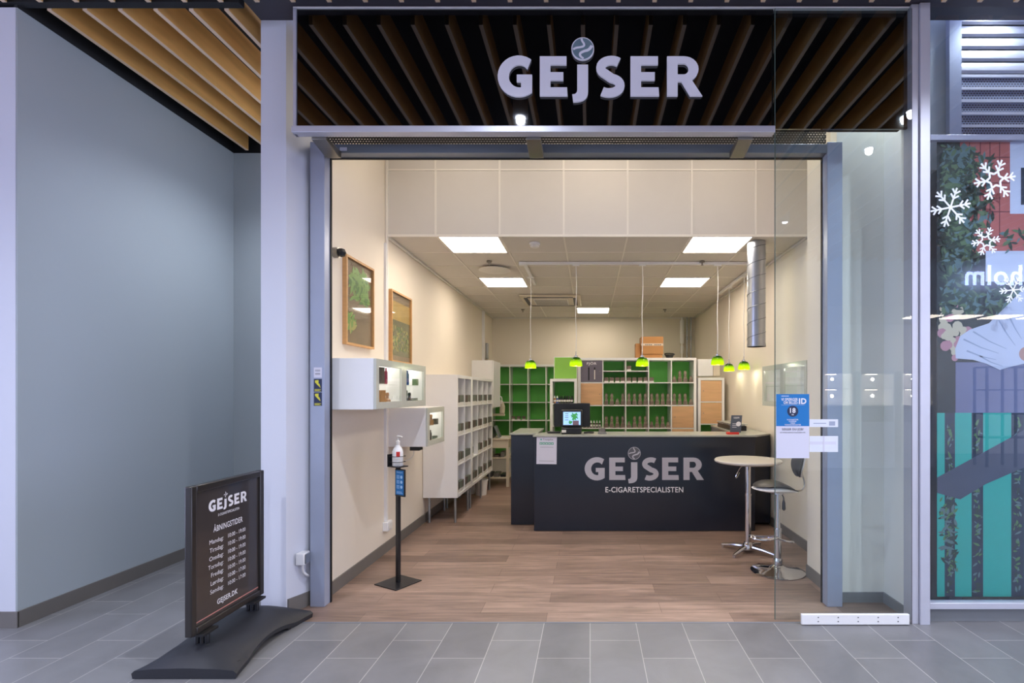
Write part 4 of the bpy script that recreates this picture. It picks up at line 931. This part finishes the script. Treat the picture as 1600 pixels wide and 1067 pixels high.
# ------------------------------------------------------------------ counter
ct = thing('sales_counter', 'black glossy sales counter with grey top and pale logo', 'counter', (.6, 5.85, 0))
ztop = 1.077
obj('front_panel', MB().box(-.63, 1.85, 5.85, 5.875, .004, ztop-.022), M['counter'], ct, bevel=.003)
obj('carcass', MB().box(-.61, 1.83, 5.876, 6.35, .05, ztop-.022), M['counter'], ct)
w_ = obj('side_wing', MB().box(-.93, -.64, 6.13, 7.0, .004, ztop-.022), M['counter'], ct, bevel=.003)
obj('side_wing', MB().box(1.78, 2.115, 6.13, 7.7, .02, ztop-.022), M['counter'], ct, bevel=.003)
obj('worktop', MB().prism([(-.64, 5.84), (1.86, 5.84), (2.115, 6.12), (2.115, 7.7), (1.78, 7.7), (1.72, 6.42), (-.42, 6.42), (-.62, 6.2)], plan, ztop-.02, ztop), M['ctop'], ct, bevel=.002)
obj('worktop', MB().box(-.94, -.62, 6.12, 7.02, ztop-.0195, ztop+.0005), M['ctop'], ct, bevel=.002)
fc = F(((913.5-922)/139.3, 5.849, H-(749.8-614)/139.3), (1, 0, 0), (0, 0, 1), (0, -1, 0))
put_logo(ct, fc, 35/139.3, 1.035, 0, .0012, M['logo'], each=False, mglobe=M['ink'])
mb = MB(); fs = F(((946-922)/139.3, 5.849, H-(769-614)/139.3), (1, 0, 0), (0, 0, 1), (0, -1, 0)); mb.text('E-CIGARETSPECIALISTEN', fs, 0, 0, .085, .0012, bold=.012, width=121.5/139.3); obj('lettering', mb, M['wtext'], ct)
# paper on the counter
fq = F(((838-922)/139.5, 5.8485, H-(725-614)/139.5), Vector((1, 0, -.012)), Vector((.012, 0, 1)), (0, -1, 0))
t = thing('review_notice', 'white notice with green star boxes taped to the counter front', 'notice', ((854-922)/139.5, 5.848, .754))
obj('sheet', MB().rect(fq, 0, .226, 0, .312, 0, .001), M['paper'], t)
mb = MB()
for i in range(5): mb.rect(fq, .034+.032*i, .062+.032*i, .218, .245, .001, .0016)
def star(mb, fr, a, b, r, d): mb.prism([(a+(r if i % 2 == 0 else r*.42)*math.sin(i*math.pi/5), b+(r if i % 2 == 0 else r*.42)*math.cos(i*math.pi/5)) for i in range(10)], fr, d, d+.0005)
star(mb, fq, .05, .275, .015, .001); obj('green_boxes', mb, M['tpgreen'], t)
mb = MB()
for i in range(5): star(mb, fq, .048+.032*i, .231, .010, .0016)
obj('stars', mb, M['wtext'], t)
mb = MB(); mb.text('Trustpilot', fq, .07, .266, .03, .0012, width=.115); mb.rect(fq, .04, .19, .188, .191, .001, .0012); mb.rect(fq, .03, .195, .034, .037, .001, .0012); obj('print', mb, M['ink'], t)
# register
t = thing('cash_register', 'black touchscreen cash register with lit screen on the counter', 'cash register', (-.2, 6.03, ztop))
obj('base', MB().box(-.33, -.10, 5.98, 6.2, ztop+.001, ztop+.075), M['dark'], t, bevel=.008)
s_ = obj('screen_housing', MB().box(-.335, -.09, 6.02, 6.06, ztop+.08, ztop+.28), M['dark'], t, bevel=.01)
obj('neck', MB().box(-.26, -.17, 6.06, 6.12, ztop+.05, ztop+.2), M['dark'], t)
fs = F((-.31, 6.0195, ztop+.105), (1, 0, 0), (0, 0, 1), (0, -1, 0))
obj('display', MB().rect(fs, 0, .20, 0, .15, 0, .001), M['screen'], s_)
mb = MB().leaves(fs, .08, .18, .045, .148, 26, .045, .0015, [0], 41); mb.leaves(fs, .05, .12, .003, .06, 14, .04, .0015, [0], 42); mb.k = 1; mb.rect(fs, .11, .18, 0, .05, .001, .0013)
obj('display_leaves', mb, [M['screengreen'], M['screenbrown']], s_)
mb = MB()
for z in (.125, .10, .08, .055): mb.rect(fs, .02, .06, z, z+.006, .001, .0014)
obj('display_text', mb, M['ink'], s_)
obj('label_plate', MB().box(-.325, -.275, 5.977, 5.98, ztop+.02, ztop+.05), M['label'], t)
t = thing('monitor', 'large black monitor back standing behind the cash register', 'monitor', (-.22, 6.38, ztop))
obj('panel', MB().box(-.44, -.0, 6.36, 6.39, ztop+.06, ztop+.35), M['dark'], t, bevel=.006); obj('stand', MB().box(-.27, -.17, 6.39, 6.41, ztop+.001, ztop+.2).box(-.34, -.1, 6.30, 6.415, ztop+.001, ztop+.012), M['dark'], t)
obj('keypad_tray', MB().box(-.50, -.35, 6.1, 6.2, ztop+.001, ztop+.02), M['dark'], label='flat black tray on the counter beside the cash register', cat='tray', bevel=.004)
mb = MB().tube([(-.07, 6.05, ztop+.012), (.0, 6.03, ztop+.022), (.05, 6.08, ztop+.012), (-.01, 6.1, ztop+.012)], .01, 8)
obj('barcode_scanner', mb, M['dark'], label='black handset lying on the counter next to the register', cat='scanner')
t = thing('card_terminal', 'small card payment terminal standing on the counter', 'card terminal', (.14, 6.05, ztop))
obj('body', MB().prism([(6.0, ztop+.001), (6.12, ztop+.001), (6.12, ztop+.06), (6.0, ztop+.02)], F((0, 0, 0), (0, 1, 0), (0, 0, 1), (1, 0, 0)), .10, .18), M['dark'], t, bevel=.005); obj('cradle', MB().box(.09, .19, 5.99, 6.01, ztop+.001, ztop+.025), M['steel'], t)
# leaflet holder
t = thing('leaflet_stand', 'grey leaflet stand with red foot on the counter end', 'leaflet stand', (1.66, 5.98, ztop))
fl_ = F((1.60, 5.97, ztop+.02), Vector((1, 0, 0)), Vector((.13, .15, 1)).normalized(), Vector((0, -1, .15)).normalized())
obj('board', MB().rect(fl_, 0, .125, 0, .2, -.004, 0), M['belt'], t); obj('foot', MB().box(1.57, 1.70, 5.95, 6.02, ztop+.001, ztop+.025), M['red'], t)
mb = MB(); mb.text('GEJSER', fl_, .062, .165, .022, .001, 'c', bold=.02, width=.07)
for z in (.06, .08, .1): mb.rect(fl_, .02, .07, z, z+.005, 0, .001)
mb.disc(fl_, .09, .1, .028, 0, .001, 20); obj('print', mb, M['wtext'], t)
t = thing('countertop_rack', 'low black wire rack of small packs on the counter wing', 'rack', (1.85, 6.6, ztop))
obj('tray', MB().box(1.70+.085, 1.95, 6.5, 7.3, ztop+.001, ztop+.06), M['dark'], t); obj('top_frame', MB().box(1.775, 1.96, 6.49, 7.31, ztop+.075, ztop+.085), M['ctop'], t)
mb = MB()
for i in range(8): mb.box(1.79, 1.94, 6.53+.095*i, 6.58+.095*i, ztop+.03, ztop+.074)
obj('pack_row', mb, M['label'], t)

# ------------------------------------------------------------------ desk corner
t = thing('desk', 'small white desk with drawer and lower shelf in the back corner', 'desk', (-1.62, 8.85, 0))
obj('desktop', MB().box(-1.9, -1.33, 8.60, 9.3, .775, .795), M['cream2'], t, bevel=.002)
d = obj('drawer', MB().box(-1.88, -1.35, 8.62, 9.28, .64, .774), M['cream2'], t, bevel=.002)
for x in (-1.89, -1.385):
    for y in (8.61, 9.24): obj('leg', MB().box(x, x+.045, y, y+.045, 0, .64), M['cream2'], t)
obj('lower_shelf', MB().box(-1.88, -1.35, 8.66, 9.26, .46, .48).box(-1.88, -1.35, 8.66, 9.26, .13, .15), M['cream2'], t)
t = thing('printer', 'black and grey printer on the desk', 'printer', (-1.74, 8.8, .796)); obj('body', MB().prism([(8.66, .796), (9.0, .796), (9.0, .98), (8.75, .98), (8.66, .9)], F((0, 0, 0), (0, 1, 0), (0, 0, 1), (1, 0, 0)), -1.87, -1.62), M['dark'], t, bevel=.01); obj('paper_tray', MB().box(-1.83, -1.66, 8.62, 8.659, .81, .82), M['steel'], t)
t = thing('laptop', 'grey tablet leaning in a stand on the desk beside the printer', 'tablet', (-1.45, 8.75, .796)); obj('screen', MB().prism([(-1.53, .80), (-1.50, .80), (-1.58, 1.0), (-1.61, 1.0)], F((0, 8.7, 0), (1, 0, 0), (0, 0, 1), (0, 1, 0)), 0, .18), M['galv'], t, bevel=.004); obj('keyboard', MB().box(-1.5, -1.36, 8.66, 8.9, .797, .812), M['offwhite'], t)
r_ = random.Random(3)
for i in range(8):
    z = .4805 if i < 4 else .1505; x = -1.84+.115*(i % 4)+(.0 if i < 8 else .03); w2 = r_.uniform(.06, .1); h2 = r_.uniform(.03, .1) if i != 8 else .04
    zz = z if i != 8 else .1505
    if i == 8: x = -1.385
    obj('document_box', MB().box(x, x+min(w2, .09), 8.7, 8.95, zz, zz+h2), M[['dark', 'label', 'boxbr', 'steel', 'dark', 'ink', 'steel', 'dark', 'label'][i]], label=f'{["black","white","brown","grey","black","dark grey","silver","black","white"][i]} box, {ORD[i%4] if i<8 else "last"} along the desk {"middle" if i<4 else "lowest"} shelf', cat='box', group='boxes under the desk', bevel=.003)
t = thing('desk_fan', 'cream rounded device on the corner shelf under the tall cabinet', 'device', (-1.6, 9.62, 1.17))
for k, (x, y) in enumerate([(-1.66, 7.95), (-1.86, 8.05)]):
    t2 = thing('waste_bin', ['tapered white waste bin standing under the wide shelf end', 'second white waste bin behind the first, by the wall'][k], 'bin', (x, y, 0))
    obj('bucket', MB().lathe([(.08, 0), (.10, .22), (.105, .22), (.105, .235), (.095, .235), (.075, .01), (0, .01)], (x, y, 0)), M['white'], t2)
obj('shell', MB().prism([(-1.66, 1.17), (-1.58, 1.17), (-1.575, 1.3), (-1.61, 1.4), (-1.66, 1.42)], F((0, 9.55, 0), (1, 0, 0), (0, 0, 1), (0, 1, 0)), 0, .14), M['cream2'], t, bevel=.02)
obj('device_arm', MB().box(-1.99, -1.575, 9.56, 9.66, 1.13, 1.17), M['cream2'], t)

# ------------------------------------------------------------------ sanitiser stand
t = thing('sanitizer_stand', 'black floor stand with blue hand sanitizer sign', 'stand', (-1.566, 4.257, 0), math.radians(-30), local=True)
obj('base_plate', MB().box(-.13, .13, -.13, .13, 0.001, .008), M['dark'], t, bevel=.002)
obj('pole', MB().box(-.016, .016, -.012, .012, .008, .96), M['dark'], t)
obj('sign_frame', MB().box(-.006, .105, -.026, -.013, .715, .935), M['dark'], t, bevel=.002)
f5 = F((-.0, -.0265, .72), (1, 0, 0), (0, 0, 1), (0, -1, 0))
sgn = obj('sign_sheet', MB().rect(f5, .004, .095, .008, .205, 0, .001), M['blueposter'], t)
mb = MB(); mb.text('Håndsprit', f5, .05, .185, .016, .0015, 'c', bold=.02, width=.07)
for z in (.06, .10, .14):
    for q_ in range(3): mb.rect(f5, .014, .048, z+.01*q_, z+.004+.01*q_, .001, .0015)
    mb.disc(f5, .07, z+.012, .013, .001, .0014, 14)
mb.rect(f5, .014, .085, .02, .024, .001, .0015).rect(f5, .014, .075, .03, .034, .001, .0015)
obj('print', mb, mat('pale_blue_print', 'a8d0f0', .5), sgn)
obj('holder', MB().box(-.07, -.062, -.05, .05, .955, 1.05).box(-.07, .06, -.05, .05, .948, .956), M['dark'], t)
pts = lambda z: [(-.065, -.04, z), (-.02, -.052, z), (.03, -.052, z), (.052, -.03, z), (.052, .03, z), (.03, .05, z), (-.065, .045, z)]
obj('wire_ring', MB().tube(pts(.99), .0025, 6).tube(pts(1.035), .0025, 6), M['dark'], t)
Mb = Matrix.Translation((-1.566, 4.257, 0)) @ Matrix.Rotation(math.radians(-30), 4, 'Z')
p = Mb @ Vector((-.005, 0, .9565))
t = thing('pump_bottle', 'white pump bottle of hand sanitizer with red label in stand', 'bottle', p)
obj('body', MB().lathe([(.0, 0), (.04, 0), (.043, .006), (.043, .115), (.035, .14), (.016, .165), (.014, .175)], p), M['white'], t)
obj('collar', MB().lathe([(.016, .17), (.018, .174), (.018, .2), (.01, .205), (.006, .21), (.006, .235)], p), M['offwhite'], t)
obj('spout', MB().tube([p+Vector((0, 0, .225)), p+Vector((0, 0, .238)), p+Vector((.03, -.01, .238)), p+Vector((.042, -.014, .232))], [.01, .011, .008, .006], 8), M['offwhite'], t)
fl = F(p+Vector((.004, -.0445, 0)), (1, 0, 0), (0, 0, 1), (0, -1, 0))
obj('red_label', MB().rect(fl, .0, .026, .08, .118, -.012, .001), M['red'], t); obj('text_label', MB().rect(fl, -.008, .026, .01, .065, -.012, .001), M['label'], t)

# ------------------------------------------------------------------ bar table and stool
x, y = 1.54, 5.09
t = thing('bar_table', 'round white-topped bar table on a chrome column with cross foot', 'table', (x, y, 0))
obj('table_top', MB().lathe([(0, .87), (.29, .87), (.315, .88), (.32, .893), (.312, .903), (0, .903)], (x, y, 0), 56), mat('pale_table_top', 'cfcabf', .25, var=.01), t)
obj('column', MB().cyl((x, y, .07), (x, y, .56), .030, n=24).cyl((x, y, .56), (x, y, .87), .026, n=24).cyl((x, y, .55), (x, y, .57), .033, n=24).lathe([(.055, .03), (.055, .06), (.035, .1)], (x, y, 0)), M['chrome'], t)
for a in (48, 141, 225, 318):
    a = math.radians(a); d = Vector((math.cos(a), math.sin(a), 0)); c0 = Vector((x, y, .055))
    obj('foot', MB().tube([c0+d*.03, c0+d*.15-Vector((0, 0, .01)), c0+d*.27-Vector((0, 0, .03))], [.02, .018, .015], 10).cyl(c0+d*.26-Vector((0, 0, .03)), c0+d*.26-Vector((0, 0, .055)), .014, n=10), M['chrome'], t)
obj('lever', MB().tube([(x, y, .84), (x-.07, y-.02, .84), (x-.1, y-.03, .8), (x-.13, y-.03, .74), (x-.12, y-.03, .72), (x-.09, y-.03, .78)], .004, 6), M['chrome'], t)
x, y = 1.63, 4.53
t = thing('bar_stool', 'chrome bar stool with black and white curved seat and backrest', 'stool', (x, y, 0))
obj('base', MB().lathe([(0, .001), (.225, .001), (.228, .008), (.2, .018), (.08, .035), (.04, .06), (.032, .075)], (x, y, 0), 56), M['chrome'], t)
obj('column', MB().cyl((x, y, .06), (x, y, .36), .030, n=24).cyl((x, y, .36), (x, y, .70), .021, n=24).cyl((x, y, .35), (x, y, .375), .034, n=24).lathe([(.04, .055), (.045, .08), (.034, .12)], (x, y, 0)), M['chrome'], t)
obj('footrest', MB().tube([(x, y-.03, .30), (x-.12, y-.05, .285), (x-.21, y-.03, .29), (x-.235, y+.03, .295), (x-.2, y+.08, .29), (x-.1, y+.06, .285), (x, y+.03, .30)], .011, 10).tube([(x-.03, y-.03, .30), (x+.05, y-.06, .275), (x+.12, y-.05, .27)], .010, 8), M['chrome'], t)
obj('lever', MB().tube([(x+.02, y, .69), (x+.045, y-.02, .65), (x+.045, y-.02, .62)], .005, 6).lathe([(0, .53), (.016, .545), (.014, .6), (.006, .625)], (x+.045, y-.02, 0), 10), M['dark'], t)
def seat_surf(f0, f1, n=26, m=16, sc=1.0):
    vs = []; fs = []
    for side in (0, 1):
        for i in range(n+1):
            u = -1+2*i/n
            for j in range(m+1):
                v = -1+2*j/m
                px = u*math.sqrt(1-v*v/2); py = v*math.sqrt(1-u*u/2); r = min(1, math.hypot(px, py))
                a, b = f0(px, py), f1(px, py); e = (1-r**8)
                z = (a+b)/2+(b-a)/2*e*(1 if side else -1)
                vs.append((x-.02+px*.2*sc, y+py*.165*sc*(1-.18*px), z))
    W_ = m+1; N = (n+1)*W_
    for s in (0, 1):
        for i in range(n):
            for j in range(m): a = s*N+i*W_+j; fs.append((a, a+1, a+W_+1, a+W_))
    return vs, fs
base_ = lambda p: .712+.012*max(0, -p)**2-.012*max(0, p)**2
a2 = lambda p, q: base_(p)+.038*math.cos(min(1.57, abs(p+.1)*1.5))
a1 = lambda p, q: a2(p, q)+.004+.035*math.cos(min(1.57, abs(p+.25)*1.35))*(1-.3*q*q)
obj('seat_shell', MB().add(*seat_surf(lambda p, q: base_(p)-.012, a2)), M['white'], t)
obj('cushion', MB().add(*seat_surf(lambda p, q: a2(p, q)-.002, a1, sc=.955)), mat('black_leatherette', '232326', .4, spec=.4), t)
# backrest curved up on the wall side
prof = [(.205, .82), (.195, .85), (.19, .89), (.193, .93), (.205, .98), (.222, 1.03)]
def sheet(mb, off):
    vs = []
    for i, (dx, z) in enumerate(prof):
        hw = [.03, .07, .10, .12, .12, .09][i]
        for j in range(9):
            v = -1+j/4; vs.append((x+dx+off-.03*v*v, y+hw*v, z-(.012*v*v if i == len(prof)-1 else 0)))
    k = len(vs); vs2 = [(a+.014, b, c) for a, b, c in vs]
    fs = []
    for i in range(len(prof)-1):
        for j in range(8): a = i*9+j; fs += [(a, a+1, a+10, a+9), (k+a, k+a+9, k+a+10, k+a+1)]
    bd = list(range(9))+[9*i+8 for i in range(1, len(prof))]+list(range(9*len(prof)-2, 9*len(prof)-10, -1))+[9*i for i in range(len(prof)-2, 0, -1)]
    for i in range(len(bd)): a, b = bd[i], bd[(i+1) % len(bd)]; fs.append((a, b, b+k, a+k))
    mb.add(vs+vs2, fs); return mb
br = obj('backrest', sheet(MB(), -.012), mat('black_leatherette_back', '232326', .4), t); br2 = obj('backrest_shell', sheet(MB(), .004), M['white'], t)
for q_ in (br, br2): md = q_.modifiers.new('smooth', 'SUBSURF'); md.levels = md.render_levels = 2
obj('back_tube', MB().tube([(x+.1, y, .70), (x+.2, y, .70), (x+.215, y, .71), (x+.235, y, .75), (x+.228, y, .80), (x+.212, y, .85), (x+.21, y, .9)], .007, 8).cyl((x, y, .675), (x, y, .70), .05, n=16), M['chrome'], t)

# ------------------------------------------------------------------ pavement sign (panel faces +x)
t = thing('pavement_sign', 'black standing poster sign with opening hours on a rubber base', 'sign', (-2.2, 3.17, 0))
X = -2.2
def basesec(yy):
    u = abs((yy-3.215)/.39); hw = .225+.055*u**2.0; lift = .05*max(0, 1-(u/.62)**2); q_ = min(1, (1.02-u)/.36); h = .035+.1*math.sqrt(max(0, q_))
    return hw, lift, h
mb = MB(); vs = []; fs = []; NY = 24; prof_n = 12
for i in range(NY+1):
    yy = 3.215-.39+.78*i/NY; hw, lift, h = basesec(yy)
    e = 1 if 0 < i < NY else 0
    hh = h
    ring = [(-1, .0+lift*.9), (-1.02, .03+lift*.8), (-.96, .045+lift*.7), (-.62, hh*.72+.012), (-.3, hh*.97), (-.12, hh), (.12, hh), (.3, hh*.97), (.62, hh*.72+.012), (.96, .045+lift*.7), (1.02, .03+lift*.8), (1, .0+lift*.9)]
    for a, z in ring: vs.append((X+.0+a*hw, yy, max(.002, z)))
for i in range(NY):
    for j in range(prof_n):
        a = i*prof_n+j; b = i*prof_n+(j+1) % prof_n; fs.append((a, b, b+prof_n, a+prof_n))
fs.append(list(range(prof_n))); fs.append(list(range(NY*prof_n, (NY+1)*prof_n)))
mb.add(vs, fs); obj('base', mb, M['darkrough'], t, bevel=0)
for yy in (2.92, 3.42):
    obj('wheel', MB().cyl((X+.2, yy, .028), (X+.235, yy, .028), .026, n=16), M['dark'], t)
for yy in (2.96, 3.40):
    mb = MB()
    for dx in (-.028, .0, .028): mb.cyl((X+dx, yy, .09), (X+dx, yy, .20), .013, n=12)
    mb.box(X-.05, X+.05, yy-.06, yy+.06, .192, .207)
    obj('spring_foot', mb, M['dark'], t, bevel=.002)
ob = MB(); Y0, Y1, Z0, Z1 = 2.86, 3.50, .205, 1.035; e = .04
for a in ((Y0, Y0+e, Z0, Z1), (Y1-e, Y1, Z0, Z1), (Y0+e, Y1-e, Z0, Z0+e), (Y0+e, Y1-e, Z1-e, Z1)): ob.box(X-.025, X+.014, *a)
obj('frame', ob, mat('black_snap_frame', '2a2624', .3, spec=.6), t, bevel=.006)
ps = obj('poster', MB().box(X-.015, X, Y0+e-.002, Y1-e+.002, Z0+e-.002, Z1-e+.002), M['poster'], t)
f6 = F((X, 0, 0), (0, 1, 0), (0, 0, 1), (1, 0, 0)); mb = MB()
mb.text('E-CIGARETSPECIALISTEN', f6, 3.085, .822, .021, .001, bold=.012, width=.185)
mb.text('ÅBNINGSTIDER', f6, 3.046, .737, .048, .001, bold=.01, width=.255)
for i, (dd, tt) in enumerate(zip(['Mandag:', 'Tirsdag:', 'Onsdag:', 'Torsdag:', 'Fredag:', 'Lørdag:', 'Søndag:'], ['10:00 - 19:00']*5+['10:00 - 17:00']*2)):
    z = .672-.0483*i; mb.text(dd, f6, 3.128, z, .036, .001, 'r'); mb.text(tt, f6, 3.17, z, .034, .001, bold=.004, width=.158)
mb.text('GEJSER.DK', f6, 3.076, .303, .042, .001, bold=.02, width=.178)
obj('print', mb, M['wtext'], ps)
obj('red_line', MB().rect(f6, Y0+e+.005, Y1-e-.005, .262, .268, 0, .001), M['redline'], ps)
g_, fx2, arc2 = glyphs(F((X, 3.008, .86), (0, 1, 0), (0, 0, 1), (1, 0, 0)), .066, .985, 0, .001); g_.append(Rglyph(fx2, arc2, 0, .001))
a = MB()
for q_ in g_: a.add(q_.v, q_.f)
obj('logo', a, M['wtext'], ps)
ring, ball, sw = globe_parts(fx2, 0, .0005, 1); obj('swirl', sw, M['wtext'], ps)
